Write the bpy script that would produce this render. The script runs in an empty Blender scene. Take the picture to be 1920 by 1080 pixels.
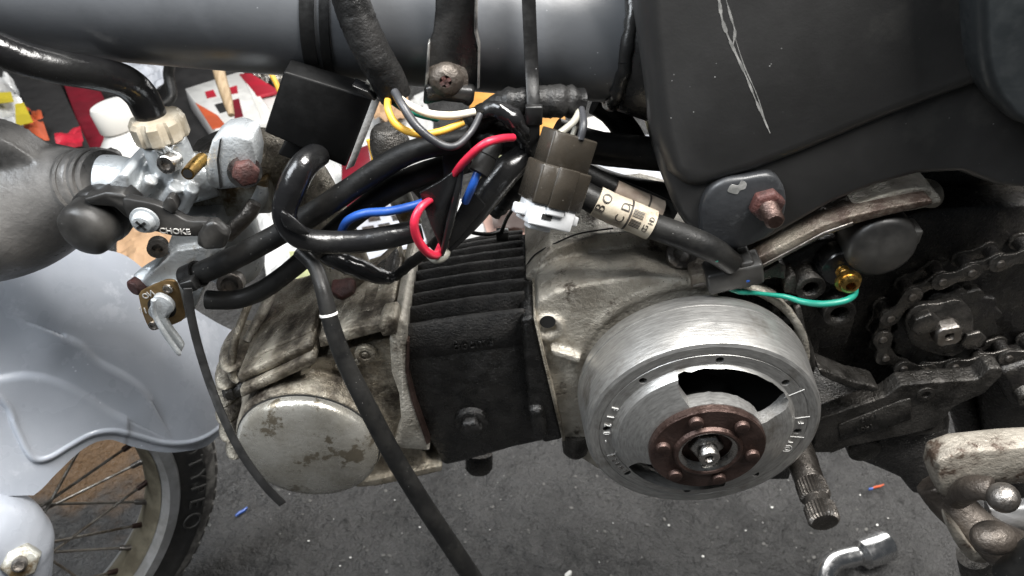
import bpy, bmesh, math, random
from mathutils import Vector, Matrix, noise
random.seed(7)
R = math.radians
SC = bpy.context.scene
COL = SC.collection
# ------------------------------------------------------------------ camera
PITCH, FPX, CAMY, CAMH = R(38), 1440.0, -350.0, 770.0     # millimetres; camera 0.77 m above the floor
cam = bpy.data.cameras.new('camera'); cam_o = bpy.data.objects.new('camera', cam); COL.objects.link(cam_o)
cam_o.location = (0, CAMY/1000, CAMH/1000); cam_o.rotation_euler = (R(90)-PITCH, 0, 0)
cam.sensor_width = 36; cam.lens = 36*FPX/1920; cam.clip_start = .01; cam.clip_end = 60
cam.dof.use_dof = True; cam.dof.focus_distance = .40; cam.dof.aperture_fstop = 20
SC.camera = cam_o
# ------------------------------------------------------------------ light
w = bpy.data.worlds.new('World'); SC.world = w; w.use_nodes = True
w.node_tree.nodes['Background'].inputs[0].default_value = (.86, .93, 1, 1)
w.node_tree.nodes['Background'].inputs[1].default_value = .075
def area(name, loc, target, sx, sy, power, col):
    l = bpy.data.lights.new(name, 'AREA'); l.shape = 'RECTANGLE'; l.size = sx; l.size_y = sy; l.energy = power; l.color = col
    o = bpy.data.objects.new(name, l); COL.objects.link(o); o.location = loc
    o.rotation_euler = (Vector(target)-Vector(loc)).to_track_quat('-Z', 'Y').to_euler()
area('ceiling_tube_light', (.36, -.24, 1.90), (.03, 0, .45), 0.5, 1.0, 76, (1, .975, .94))
area('open_shop_door', (.95, 1.9, 1.15), (0, 0, .4), 1.7, 1.2, 38, (1, .985, .96))
area('left_fill_light', (-.95, -.40, 1.75), (-.25, 0, .4), .9, .8, 40, (.9, .95, 1))  # unseen fill added to brighten the mudguard and intake boot
SC.view_settings.view_transform = 'Standard'; SC.view_settings.look = 'None'
SC.view_settings.exposure = 0; SC.view_settings.gamma = 1
# ------------------------------------------------------------------ helpers
CP, SP = math.cos(PITCH), math.sin(PITCH)
def ray(px, py):
    u = (px-960)/FPX; v = (540-py)/FPX
    return Vector((u, CP+SP*v, -SP+CP*v))
O = Vector((0, CAMY, 0))
def P(px, py, y):
    d = ray(px, py); return O + d*((y-CAMY)/d.y)
def G(px, py, h=0):
    d = ray(px, py); return O + d*((-CAMH+h)/d.z)
def PL(px, py, c, n):
    d = ray(px, py); return O + d*((c-O).dot(n)/d.dot(n))
def mmpx(p):
    q = p-O; return (q.y*CP-q.z*SP)/FPX
def catmull(pts, k=6, closed=False):
    n = len(pts); out = []
    if n < 3: 
        return [list(p) for p in pts]
    rng = n if closed else n-1
    for i in range(rng):
        if closed: a, b, c, d = pts[(i-1) % n], pts[i], pts[(i+1) % n], pts[(i+2) % n]
        else: a, b, c, d = pts[max(i-1, 0)], pts[i], pts[i+1], pts[min(i+2, n-1)]
        for j in range(k):
            t = j/k
            out.append([.5*(2*B+(C-A)*t+(2*A-5*B+4*C-D)*t*t+(-A+3*B-3*C+D)*t**3) for A, B, C, D in zip(a, b, c, d)])
    if not closed: out.append(list(pts[-1]))
    return out
def basis(axis):
    a = Vector(axis).normalized(); t = Vector((0, 0, 1)) if abs(a.z) < .9 else Vector((1, 0, 0))
    u = a.cross(t).normalized(); return a, u, a.cross(u).normalized()
def add_prism(bm, outline, y0, y1, s=1.0):
    f = [P(x, y, y0) for x, y in outline]
    c = sum(f, Vector())/len(f)
    a = [bm.verts.new(p) for p in f]
    b = [bm.verts.new(Vector((c.x+(p.x-c.x)*s, y1, c.z+(p.z-c.z)*s))) for p in f]
    n = len(a); fs = [bm.faces.new(a), bm.faces.new(b[::-1])]
    for i in range(n): fs.append(bm.faces.new((a[i], b[i], b[(i+1) % n], a[(i+1) % n])))
    bmesh.ops.recalc_face_normals(bm, faces=fs)
def add_poly(bm, pts, vec):
    a = [bm.verts.new(p) for p in pts]; b = [bm.verts.new(p+vec) for p in pts]; n = len(a)
    fs = [bm.faces.new(a), bm.faces.new(b[::-1])]
    for i in range(n): fs.append(bm.faces.new((a[i], b[i], b[(i+1) % n], a[(i+1) % n])))
    bmesh.ops.recalc_face_normals(bm, faces=fs)
def add_lathe(bm, org, axis, prof, n=32, rfun=None, closed=False, phase=0):
    a, u, v = basis(axis); rings = []; fs = []
    for d, r in prof:
        if r < 1e-6: rings.append([bm.verts.new(org+a*d)]); continue
        ring = []
        for i in range(n):
            t = 2*math.pi*i/n+phase; rr = r*(rfun(i, n, d) if rfun else 1)
            ring.append(bm.verts.new(org+a*d+(u*math.cos(t)+v*math.sin(t))*rr))
        rings.append(ring)
    pairs = list(zip(rings, rings[1:]))
    if closed: pairs.append((rings[-1], rings[0]))
    for A, B in pairs:
        if len(A) == 1 and len(B) == 1: continue
        for i in range(n):
            j = (i+1) % n
            if len(A) == 1: fs.append(bm.faces.new((A[0], B[j], B[i])))
            elif len(B) == 1: fs.append(bm.faces.new((A[i], A[j], B[0])))
            else: fs.append(bm.faces.new((A[i], A[j], B[j], B[i])))
    if not closed:
        for ring in (rings[0], rings[-1]):
            if len(ring) > 1: fs.append(bm.faces.new(ring))
    bmesh.ops.recalc_face_normals(bm, faces=fs)
def add_tube(bm, pts, rad, n=12, flat=None, twist=0):
    pts = [Vector(p) for p in pts]; m = len(pts)
    T = [(pts[min(i+1, m-1)]-pts[max(i-1, 0)]).normalized() for i in range(m)]
    _, u, v = basis(T[0]); rings = []; fs = []
    for i in range(m):
        u = (u-T[i]*u.dot(T[i])).normalized(); v = T[i].cross(u)
        r = rad[i] if isinstance(rad, (list, tuple)) else rad
        ring = []
        for k in range(n):
            t = 2*math.pi*k/n
            du, dv = math.cos(t)*r, math.sin(t)*r
            ring.append(bm.verts.new(pts[i]+u*du+v*dv))
        rings.append(ring)
    for A, B in zip(rings, rings[1:]):
        for k in range(n): fs.append(bm.faces.new((A[k], A[(k+1) % n], B[(k+1) % n], B[k])))
    fs.append(bm.faces.new(rings[0][::-1])); fs.append(bm.faces.new(rings[-1]))
    bmesh.ops.recalc_face_normals(bm, faces=fs)
def path(pts, k=8):
    """(px,py,y[,rpx]) -> points and radii in mm"""
    q = []; rr = []
    for p in pts:
        v = P(p[0], p[1], p[2]); q.append(v)
        rr.append((p[3] if len(p) > 3 else 1)*mmpx(v))
    c = catmull([list(v)+[r] for v, r in zip(q, rr)], k)
    return [Vector(x[:3]) for x in c], [x[3] for x in c]
def ribbon(bm, pts, wdir, width, thick, k=8):
    """flat strap; width direction wdir"""
    q = [Vector(x) for x in catmull([list(P(*p[:3])) for p in pts], k)]
    m = len(q); rings = []; fs = []
    for i in range(m):
        T = (q[min(i+1, m-1)]-q[max(i-1, 0)]).normalized()
        wv = Vector(wdir); wv = (wv-T*wv.dot(T)).normalized(); nv = T.cross(wv)
        wi = width[min(i*len(width)//m, len(width)-1)] if isinstance(width, list) else width
        rings.append([bm.verts.new(q[i]+wv*a*wi/2+nv*b*thick/2) for a, b in ((-1, -1), (1, -1), (1, 1), (-1, 1))])
    for A, B in zip(rings, rings[1:]):
        for j in range(4): fs.append(bm.faces.new((A[j], A[(j+1) % 4], B[(j+1) % 4], B[j])))
    fs.append(bm.faces.new(rings[0])); fs.append(bm.faces.new(rings[-1]))
    bmesh.ops.recalc_face_normals(bm, faces=fs)
def add_box(bm, c, ax, ay, az):
    V = [bm.verts.new(c+ax*i+ay*j+az*k) for i in (-1, 1) for j in (-1, 1) for k in (-1, 1)]
    fs = [bm.faces.new([V[i] for i in f]) for f in ((0, 1, 3, 2), (4, 6, 7, 5), (0, 4, 5, 1), (2, 3, 7, 6), (0, 2, 6, 4), (1, 5, 7, 3))]
    bmesh.ops.recalc_face_normals(bm, faces=fs)
def add_ball(bm, c, r, sc=(1, 1, 1), n=16):
    m = Matrix.Translation(c) @ Matrix.Diagonal((r*sc[0], r*sc[1], r*sc[2], 1))
    bmesh.ops.create_icosphere(bm, subdivisions=3 if n >= 16 else 2, radius=1, matrix=m)
PENDING = []
def world_loc(o):
    l = Vector(o.location)
    while o.parent: o = o.parent; l += Vector(o.location)
    return l
def tow(p): return Vector((p.x, p.y, p.z+CAMH))*.001
def thing(name, label, cat, at, group=None):
    o = bpy.data.objects.new(name, None); COL.objects.link(o); o.location = tow(at); o.empty_display_size = .01
    o['label'] = label; o['category'] = cat
    if group: o['group'] = group
    return o
def obj(name, bm, mat, parent=None, label=None, cat=None, group=None, kind=None, bevel=0, seg=2, remesh=0, smooth=0, sub=0, solid=0, sharp=38, cut=None, disp=None):
    me = bpy.data.meshes.new(name)
    if disp:
        bm.normal_update()
    for v in bm.verts: v.co = tow(v.co)
    for f in bm.faces: f.smooth = True
    lo = [min(v.co[i] for v in bm.verts) for i in range(3)]; hi = [max(v.co[i] for v in bm.verts) for i in range(3)]
    c = Vector([(a+b)/2 for a, b in zip(lo, hi)])
    if parent is None: c.z = lo[2]
    for v in bm.verts: v.co -= c
    bm.to_mesh(me); bm.free(); me.materials.append(mat)
    o = bpy.data.objects.new(name, me); COL.objects.link(o)
    if parent: o.parent = parent; o.location = c-world_loc(parent)
    else: o.location = c
    if label: o['label'] = label
    if cat: o['category'] = cat
    if group: o['group'] = group
    if kind: o['kind'] = kind
    if solid: m = o.modifiers.new('s', 'SOLIDIFY'); m.thickness = solid*.001; m.offset = 0
    if cut is not None:
        m = o.modifiers.new('c', 'BOOLEAN'); m.object = cut; m.operation = 'DIFFERENCE'; m.solver = 'EXACT'
    if bevel: m = o.modifiers.new('b', 'BEVEL'); m.width = bevel*.001; m.segments = seg; m.limit_method = 'ANGLE'; m.angle_limit = R(30); m.use_clamp_overlap = True; m.harden_normals = True
    if remesh: m = o.modifiers.new('r', 'REMESH'); m.mode = 'VOXEL'; m.voxel_size = remesh*.001
    if smooth: m = o.modifiers.new('sm', 'SMOOTH'); m.factor = .5; m.iterations = smooth
    if sub: m = o.modifiers.new('ss', 'SUBSURF'); m.levels = sub; m.render_levels = sub
    PENDING.append((o, sharp))
    return o
def B(): return bmesh.new()
def tubeobj(name, pts, mat, parent=None, n=12, k=8, **kw):
    bm = B(); q, r = path(pts, k); s0 = pts[0][0]*.37; r = [a*(1+.035*noise.noise(Vector((i*.45, s0, 0)))) for i, a in enumerate(r)]; add_tube(bm, q, r, n); return obj(name, bm, mat, parent, sharp=60, **kw)
def hexobj(name, c, axis, r, h, mat, parent, bev=.6, **kw):
    bm = B(); add_lathe(bm, c, axis, [(0, r*.98), (h*.8, r), (h, r*.86)], 6, phase=random.random()); return obj(name, bm, mat, parent, bevel=bev, sharp=30, **kw)
# glyph meshes, made once
GL = {}
def glyphs(strings):
    tmp = []
    for s in strings:
        c = bpy.data.curves.new('t', 'FONT'); c.body = s; c.size = 1; c.extrude = .06; c.align_x = 'CENTER'; c.align_y = 'CENTER'; c.resolution_u = 3
        o = bpy.data.objects.new('t', c); COL.objects.link(o); tmp.append((s, o))
    bpy.context.view_layer.update(); dg = bpy.context.evaluated_depsgraph_get()
    for s, o in tmp: GL[s] = bpy.data.meshes.new_from_object(o.evaluated_get(dg))
    for s, o in tmp: bpy.data.objects.remove(o)
def text(name, s, c, xd, yd, size, mat, parent, ext=.5, sx=1, **kw):
    """c in mm, xd reading direction, yd letter-up direction, both unit vectors"""
    bm = B(); bm.from_mesh(GL[s]); xd = Vector(xd).normalized(); yd = Vector(yd); yd = (yd-xd*yd.dot(xd)).normalized(); zd = xd.cross(yd)
    for v in bm.verts: v.co = c+xd*v.co.x*size*sx+yd*v.co.y*size+zd*v.co.z/.06*ext
    return obj(name, bm, mat, parent, sharp=30, **kw)
glyphs(list('F120T8743OCHKENDYPLGA69-B') + ['CHOKE', '1983', '1401', '86cm3', 'BO', 'C D', 'CG-HDR', 'ON', 'RES', 'KEIHIN', 'NX', 'T28H7', 'LL', '11'])
# ------------------------------------------------------------------ materials
def M(name, c1, c2=None, sc=30, lo=.4, hi=.6, rough=.5, rvar=.12, metal=0, bump=.15, bsc=200, bump2=0, b2sc=900, coat=0, speck=None, spsc=350, spth=.06, c3=None, c3sc=12, c3lo=.55, c3hi=.65, trans=0, spec=.5, stretch=None, alpha=1, sss=0, scr=None):
    m = bpy.data.materials.new(name); m.use_nodes = True; nt = m.node_tree; N = nt.nodes; L = nt.links; b = N['Principled BSDF']
    tc = N.new('ShaderNodeTexCoord'); vec = tc.outputs['Object']
    if stretch:
        mp = N.new('ShaderNodeMapping'); mp.inputs['Scale'].default_value = stretch; L.new(vec, mp.inputs[0]); vec = mp.outputs[0]
    def nz(s, d=6, r=.6):
        n = N.new('ShaderNodeTexNoise'); n.inputs['Scale'].default_value = s; n.inputs['Detail'].default_value = d; n.inputs['Roughness'].default_value = r; L.new(vec, n.inputs['Vector']); return n.outputs[0]
    def ramp(x, a, bb):
        r = N.new('ShaderNodeMapRange'); r.inputs[1].default_value = a; r.inputs[2].default_value = bb; r.interpolation_type = 'SMOOTHSTEP'; L.new(x, r.inputs[0]); return r.outputs[0]
    def mix(f, A, Bc):
        x = N.new('ShaderNodeMix'); x.data_type = 'RGBA'; L.new(f, x.inputs[0])
        for s, i in ((A, 6), (Bc, 7)):
            if isinstance(s, tuple): x.inputs[i].default_value = s+(1,)
            else: L.new(s, x.inputs[i])
        return x.outputs[2]
    col = c1
    if c2: col = mix(ramp(nz(sc), lo, hi), c1, c2)
    if c3: col = mix(ramp(nz(c3sc, 8, .7), c3lo, c3hi), col, c3)
    rr = ramp(nz(bsc*.35, 4), .3, .7)
    mr = N.new('ShaderNodeMapRange'); mr.inputs[3].default_value = max(.02, rough-rvar); mr.inputs[4].default_value = min(1, rough+rvar); L.new(rr, mr.inputs[0]); ro = mr.outputs[0]
    if scr:
        for rot, th in (((.4, .9, .3), .685), ((1.2, .2, 1.5), .70)):
            mp = N.new('ShaderNodeMapping'); mp.inputs['Rotation'].default_value = rot; mp.inputs['Scale'].default_value = (520, 9, 9); L.new(tc.outputs['Object'], mp.inputs[0])
            n = N.new('ShaderNodeTexNoise'); n.inputs['Scale'].default_value = 1; n.inputs['Detail'].default_value = 1; L.new(mp.outputs[0], n.inputs['Vector'])
            col = mix(ramp(n.outputs[0], th, th+.03), col, scr)
    if speck:
        v = N.new('ShaderNodeTexVoronoi'); v.inputs['Scale'].default_value = spsc; L.new(vec, v.inputs['Vector'])
        wn = ramp(nz(40, 3), .45, .62)
        s = ramp(v.outputs['Distance'], spth, spth*.5)
        mm = N.new('ShaderNodeMath'); mm.operation = 'MULTIPLY'; L.new(s, mm.inputs[0]); L.new(wn, mm.inputs[1])
        col = mix(mm.outputs[0], col, speck)
    if isinstance(col, tuple): b.inputs['Base Color'].default_value = col+(1,)
    else: L.new(col, b.inputs['Base Color'])
    L.new(ro, b.inputs['Roughness']); b.inputs['Metallic'].default_value = metal
    b.inputs['Specular IOR Level'].default_value = spec
    if coat: b.inputs['Coat Weight'].default_value = coat; b.inputs['Coat Roughness'].default_value = .12
    if trans: b.inputs['Transmission Weight'].default_value = trans
    if sss: b.inputs['Subsurface Weight'].default_value = sss; b.inputs['Subsurface Radius'].default_value = (.004, .004, .004)
    if bump:
        bp = N.new('ShaderNodeBump'); bp.inputs['Strength'].default_value = bump; bp.inputs['Distance'].default_value = .002; L.new(nz(bsc, 5), bp.inputs['Height']); last = bp
        if bump2:
            b2 = N.new('ShaderNodeBump'); b2.inputs['Strength'].default_value = bump2; b2.inputs['Distance'].default_value = .001; L.new(nz(b2sc, 2), b2.inputs['Height']); L.new(bp.outputs[0], b2.inputs['Normal']); last = b2
        L.new(last.outputs[0], b.inputs['Normal'])
    return m
WSP = (.5, .5, .48)
m_tube = M('satin_grey_frame_paint', (.092, .097, .105), (.07, .074, .08), 18, rough=.40, rvar=.08, bump=.05, bsc=120, speck=(.35, .36, .38), spsc=160, spth=.05)
m_body = M('satin_dark_body_paint', (.034, .0335, .033), (.025, .0245, .024), 12, rough=.42, rvar=.12, bump=.10, bsc=60, bump2=.04, b2sc=900, speck=(.34, .34, .33), spsc=170, spth=.06, c3=(.036, .035, .033), c3sc=16)
m_cover = M('dark_side_cover_plastic', (.018, .021, .0225), (.014, .0165, .018), 20, rough=.5, bump=.04, bsc=300)
m_fender = M('grey_mudguard_plastic', (.40, .425, .47), (.35, .375, .42), 14, rough=.30, rvar=.12, bump=.05, bsc=50, bump2=.03, b2sc=700, speck=(.8, .82, .85), spsc=110, spth=.10, c3=(.46, .485, .53), c3sc=35)
m_cast = M('dirty_cast_aluminium', (.52, .49, .43), (.31, .285, .24), 55, .35, .65, rough=.47, rvar=.14, metal=.55, bump=.6, bsc=380, bump2=.5, b2sc=1300, c3=(.06, .046, .033), c3sc=50, c3lo=.56, c3hi=.68, speck=(.03, .025, .02), spsc=420, spth=.16)
m_wall = M('oil_stained_case_wall', (.25, .225, .185), (.13, .108, .085), 45, .35, .65, rough=.42, rvar=.15, metal=.45, bump=.5, bsc=380, bump2=.4, b2sc=1300, c3=(.05, .032, .024), c3sc=28, c3lo=.45, c3hi=.62, speck=(.5, .48, .44), spsc=420, spth=.06)
m_head = M('stained_cast_head', (.40, .365, .30), (.20, .172, .13), 60, .35, .65, rough=.40, rvar=.17, metal=.55, bump=.6, bsc=400, bump2=.5, b2sc=1500, c3=(.030, .023, .017), c3sc=34, c3lo=.44, c3hi=.66, speck=(.4, .36, .3), spsc=380, spth=.05)
m_cap = M('worn_round_cap', (.50, .485, .44), (.40, .38, .33), 40, rough=.27, rvar=.1, metal=.7, bump=.14, bsc=300, bump2=.1, c3=(.19, .165, .125), c3sc=55, c3lo=.55, c3hi=.60, speck=(.06, .05, .04), spsc=300, spth=.06)
m_blackcyl = M('oily_black_barrel', (.004, .0039, .0037), (.010, .0095, .0088), 70, rough=.30, rvar=.18, bump=.5, bsc=420, bump2=.5, b2sc=1400, speck=(.5, .48, .44), spsc=420, spth=.045)
m_fin = M('sooty_black_fin', (.010, .0095, .009), (.028, .026, .024), 90, rough=.62, rvar=.15, bump=.7, bsc=600, bump2=.3)
m_sump = M('oily_dark_alloy', (.062, .058, .053), (.03, .028, .025), 60, rough=.36, rvar=.15, metal=.6, bump=.4, bsc=450, bump2=.3, c3=(.012, .011, .01), c3sc=45, c3lo=.52, c3hi=.66, speck=WSP, spsc=300, spth=.05)
m_oil = M('black_oily_steel', (.014, .013, .0125), (.026, .024, .021), 80, rough=.30, rvar=.15, metal=.2, bump=.5, bsc=500, bump2=.2, speck=(.25, .25, .24), spsc=260, spth=.04)
m_chain = M('greasy_chain_steel', (.05, .047, .043), (.095, .088, .08), 90, rough=.24, rvar=.12, metal=.7, bump=.3, bsc=600)
m_gravelgrease = M('gritty_grease', (.016, .015, .014), (.03, .028, .026), 70, rough=.4, rvar=.2, bump=1, bsc=500, speck=(.55, .53, .5), spsc=330, spth=.15)
m_rust = M('brown_rusted_plate', (.082, .053, .045), (.045, .027, .022), 60, rough=.42, rvar=.12, metal=.7, bump=.35, bsc=500)
m_rustbolt = M('red_rusted_bolt', (.065, .020, .016), (.032, .012, .010), 120, rough=.6, bump=.4, bsc=900)
m_steel = M('bright_steel', (.50, .49, .47), (.36, .34, .32), 90, rough=.3, metal=1, bump=.15, bsc=700)
m_dsteel = M('dull_steel', (.25, .235, .22), (.14, .125, .11), 90, rough=.4, metal=.9, bump=.3, bsc=700)
m_zinc = M('grey_zinc_casting', (.52, .55, .57), (.40, .42, .43), 45, rough=.38, metal=.4, bump=.3, bsc=500, c3=(.16, .115, .05), c3sc=26, c3lo=.60, c3hi=.72, speck=(.12, .11, .1), spsc=350, spth=.06)
m_zincs = M('stained_zinc_casting', (.46, .46, .42), (.34, .33, .28), 45, rough=.45, metal=.45, bump=.25, bsc=500, c3=(.10, .065, .028), c3sc=35, c3lo=.46, c3hi=.60)
m_brass = M('brass', (.55, .36, .11), (.38, .23, .07), 60, rough=.3, metal=1, bump=.1, bsc=700)
m_brassplate = M('tarnished_brass_plate', (.30, .205, .095), (.22, .14, .06), 80, rough=.42, metal=.7, bump=.1, bsc=700)
m_nylon = M('yellowed_nylon', (.50, .455, .37), (.37, .32, .24), 70, rough=.5, bump=.15, bsc=500)
m_rubber = M('black_rubber_hose', (.007, .007, .007), (.014, .0137, .013), 60, rough=.46, rvar=.12, bump=.12, bsc=260, bump2=.1, speck=(.36, .35, .33), spsc=330, spth=.07, spec=.22)
m_dustrub = M('dusty_black_plastic', (.013, .0126, .0122), (.07, .067, .062), 16, .42, .75, spec=.35, rough=.42, rvar=.1, bump=.06, bsc=300, speck=(.35, .34, .32), spsc=220, spth=.05)
m_boot = M('dusty_intake_plastic', (.028, .0275, .027), (.20, .19, .178), 13, .38, .66, rough=.38, rvar=.12, bump=.2, bsc=300, bump2=.1, speck=(.4, .39, .37), spsc=240, spth=.07)
m_vinyl = M('glossy_black_vinyl', (.007, .007, .0075), (.012, .012, .012), 40, rough=.22, rvar=.1, bump=.35, bsc=70, spec=.5, speck=(.3, .3, .29), spsc=330, spth=.05)
m_tape = M('black_cloth_tape', (.010, .010, .010), (.02, .0195, .019), 50, rough=.4, bump=.7, bsc=150, bump2=.15, b2sc=1500, spec=.25)
m_boxb = M('matt_black_box', (.005, .005, .005), spec=.2, rough=.55, bump=.05, bsc=300)
m_pot = M('grey_potting_edge', (.45, .435, .41), (.34, .33, .31), 90, rough=.7, bump=.2, bsc=500)
m_blackpaint = M('chipped_black_paint', (.009, .009, .009), (.016, .0155, .015), 40, rough=.3, rvar=.1, bump=.2, bsc=300, c3=(.32, .31, .29), c3sc=70, c3lo=.70, c3hi=.73)
m_edgew = M('bare_worn_edge', (.38, .37, .35), (.1, .1, .1), 130, .4, .6, rough=.4, metal=.6)
m_zip = M('black_nylon_strap', (.009, .009, .009), rough=.38, spec=.35, bump=.05, bsc=600, speck=(.4, .4, .4), spsc=260, spth=.05)
def wirem(n, c): return M(n, c, tuple(x*.8 for x in c), 50, rough=.40, bump=.1, bsc=300, speck=(.4, .38, .36), spsc=420, spth=.06)
m_red = wirem('red_wire_sleeve', (.50, .018, .045)); m_blue = wirem('blue_wire_sleeve', (.015, .075, .33)); m_yel = wirem('yellow_wire_sleeve', (.72, .40, .05))
m_white = wirem('white_wire_sleeve', (.72, .66, .54)); m_grn = wirem('green_wire_sleeve', (.01, .21, .15)); m_bwire = wirem('black_wire_sleeve', (.035, .036, .04)); m_greyw = wirem('grey_wire_sleeve', (.30, .29, .25))
m_conw = M('white_nylon_connector', (.66, .67, .68), rough=.4, bump=.04, bsc=400, sss=.2)
m_conb = M('smoky_brown_connector', (.034, .029, .023), (.022, .0185, .014), 70, rough=.3, bump=.06, bsc=400, speck=(.4, .38, .34), spsc=300, spth=.06)
m_label = M('cream_paper_label', (.47, .42, .33), (.36, .31, .24), 80, rough=.6, bump=.1, bsc=500, c3=(.24, .19, .13), c3sc=80)
m_label2 = M('brown_stained_label', (.20, .15, .115), (.30, .25, .2), 90, rough=.6, bump=.1, bsc=500)
m_ink = M('dark_ink', (.03, .025, .02), rough=.6, bump=0)
m_lug = M('bluish_grey_lug_paint', (.034, .0355, .038), (.024, .025, .027), 30, rough=.4, bump=.2, bsc=120, c3=(.055, .057, .06), c3sc=60)
m_stamp = M('stamped_edge', (.46, .455, .44), rough=.45, bump=0)
m_arm = M('dark_brown_greasy_steel', (.10, .085, .072), (.05, .041, .034), 50, rough=.45, metal=.5, bump=.5, bsc=350, speck=(.35, .32, .28), spsc=300, spth=.06)
m_kick = M('oily_dark_shaft', (.09, .082, .074), (.045, .04, .035), 70, rough=.33, metal=.75, bump=.3, bsc=600)
m_scr = M('pale_scratched_primer', (.45, .44, .42), (.2, .2, .19), 160, .35, .6, rough=.5, bump=0)
m_dark = M('dark_hollow', (.008, .008, .008), rough=.8, bump=0)  # near-black paints shade into holes, slots and the drum; also seals, gasket
m_tyre = M('worn_tyre_rubber', (.035, .034, .033), (.05, .048, .045), 40, rough=.62, bump=.25, bsc=300, c3=(.19, .18, .165), c3sc=60, c3lo=.60, c3hi=.7)
m_tread = M('dusty_tread_rubber', (.26, .25, .23), (.09, .085, .08), 70, .35, .6, rough=.75, bump=.5, bsc=300)
m_letter = M('dusty_tyre_lettering', (.075, .072, .068), (.045, .043, .04), 90, rough=.65, bump=.2, bsc=400)
m_rim = M('dull_alloy_rim', (.52, .52, .525), (.40, .40, .395), 50, rough=.4, metal=.55, bump=.15, bsc=400)
m_rimin = M('dirty_rim_well', (.25, .225, .165), (.16, .14, .1), 50, rough=.55, metal=.3, bump=.2, bsc=400)
m_spoke = M('dull_spoke_wire', (.30, .28, .25), (.16, .13, .1), 70, rough=.4, metal=.7, bump=.1, bsc=600)
m_pitted = M('pitted_bare_metal', (.29, .265, .225), (.19, .168, .14), 60, rough=.5, metal=.4, bump=.55, bsc=420, c3=(.07, .05, .037), c3sc=60, c3lo=.55, c3hi=.62)
m_chrome = M('satin_chrome', (.66, .66, .66), rough=.24, rvar=.06, metal=1, bump=.04, bsc=300)
m_wplastic = M('white_plastic', (.74, .73, .70), (.68, .66, .61), 9, rough=.42, bump=.05, bsc=40)
def flat(n, c, rough=.6, **k): return M(n, c, tuple(x*.75 for x in c), 14, rough=rough, bump=.1, bsc=60, **k)
m_redp = flat('red_paint', (.17, .008, .018), .5); m_bred = flat('bright_red_cloth', (.42, .012, .03)); m_orange = flat('orange_print', (.5, .09, .03)); m_tan = flat('tan_card', (.52, .33, .19))
m_wood = M('pale_wood', (.42, .31, .19), (.30, .21, .12), 30, rough=.6, bump=.2, bsc=80, stretch=(6, 1, 1)); m_paper = flat('white_paper', (.72, .71, .68)); m_bag = M('white_plastic_film', (.66, .66, .65), (.5, .5, .49), 12, rough=.3, bump=.8, bsc=25, coat=.3)
m_yellow = flat('yellow_print', (.62, .5, .04), .35); m_foil = M('crinkled_foil', (.5, .47, .42), (.12, .11, .1), 60, rough=.25, metal=.7, bump=1, bsc=90); m_green = flat('pale_green_cloth', (.43, .45, .24)); m_brown = flat('dark_brown_cloth', (.06, .04, .035)); m_pink = flat('pinkish_card', (.55, .36, .3)); m_dgrey = flat('black_card', (.02, .019, .019)); m_lgrey = flat('light_grey_film', (.55, .57, .62), .35)
m_orange2 = flat('orange_card', (.75, .36, .08))
# floor: rough dark cement with worn bumps, pits, dust
def floor_mat():
    m = bpy.data.materials.new('rough_oily_cement'); m.use_nodes = True; nt = m.node_tree; N = nt.nodes; L = nt.links; b = N['Principled BSDF']
    tc = N.new('ShaderNodeTexCoord'); V = tc.outputs['Object']
    def nz(s, d=8, r=.62):
        n = N.new('ShaderNodeTexNoise'); n.inputs['Scale'].default_value = s; n.inputs['Detail'].default_value = d; n.inputs['Roughness'].default_value = r; L.new(V, n.inputs['Vector']); return n.outputs[0]
    def mr(x, a, c, e=0, f=1):
        r = N.new('ShaderNodeMapRange'); r.interpolation_type = 'SMOOTHSTEP'
        for i, q in ((1, a), (2, c), (3, e), (4, f)): r.inputs[i].default_value = q
        L.new(x, r.inputs[0]); return r.outputs[0]
    def mix(f, A, C):
        x = N.new('ShaderNodeMix'); x.data_type = 'RGBA'; L.new(f, x.inputs[0])
        for s, i in ((A, 6), (C, 7)):
            if isinstance(s, tuple): x.inputs[i].default_value = s+(1,)
            else: L.new(s, x.inputs[i])
        return x.outputs[2]
    c = mix(mr(nz(6), .38, .62), (.026, .0255, .025), (.066, .0645, .0635))
    c = mix(mr(nz(70), .45, .7), c, (.06, .059, .057))
    c = mix(mr(nz(30), .62, .72), c, (.012, .0117, .0114))
    # brown oil/rust stain under the front wheel
    st = G(190, 890); 
    mp = N.new('ShaderNodeVectorMath'); mp.operation = 'DISTANCE'; L.new(V, mp.inputs[0]); mp.inputs[1].default_value = (st.x/1000, st.y/1000, 0)
    ad = N.new('ShaderNodeMath'); ad.operation = 'MULTIPLY_ADD'; L.new(nz(14), ad.inputs[0]); ad.inputs[1].default_value = .35; L.new(mp.outputs[1], ad.inputs[2])
    c = mix(mr(ad.outputs[0], .36, .24), c, (.105, .062, .030))
    v = N.new('ShaderNodeTexVoronoi'); v.inputs['Scale'].default_value = 55; L.new(V, v.inputs['Vector'])
    c = mix(mr(v.outputs['Distance'], .07, .04), c, (.24, .235, .225))
    L.new(c, b.inputs['Base Color'])
    L.new(mr(nz(60), .35, .65, .28, .62), b.inputs['Roughness'])
    h = None
    for s, k, st_ in ((24, .03, .8), (75, .012, .9), (260, .003, .8)):
        bp = N.new('ShaderNodeBump'); bp.inputs['Strength'].default_value = st_; bp.inputs['Distance'].default_value = k; L.new(nz(s, 6), bp.inputs['Height'])
        if h: L.new(h.outputs[0], bp.inputs['Normal'])
        h = bp
    L.new(h.outputs[0], b.inputs['Normal']); return m
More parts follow.
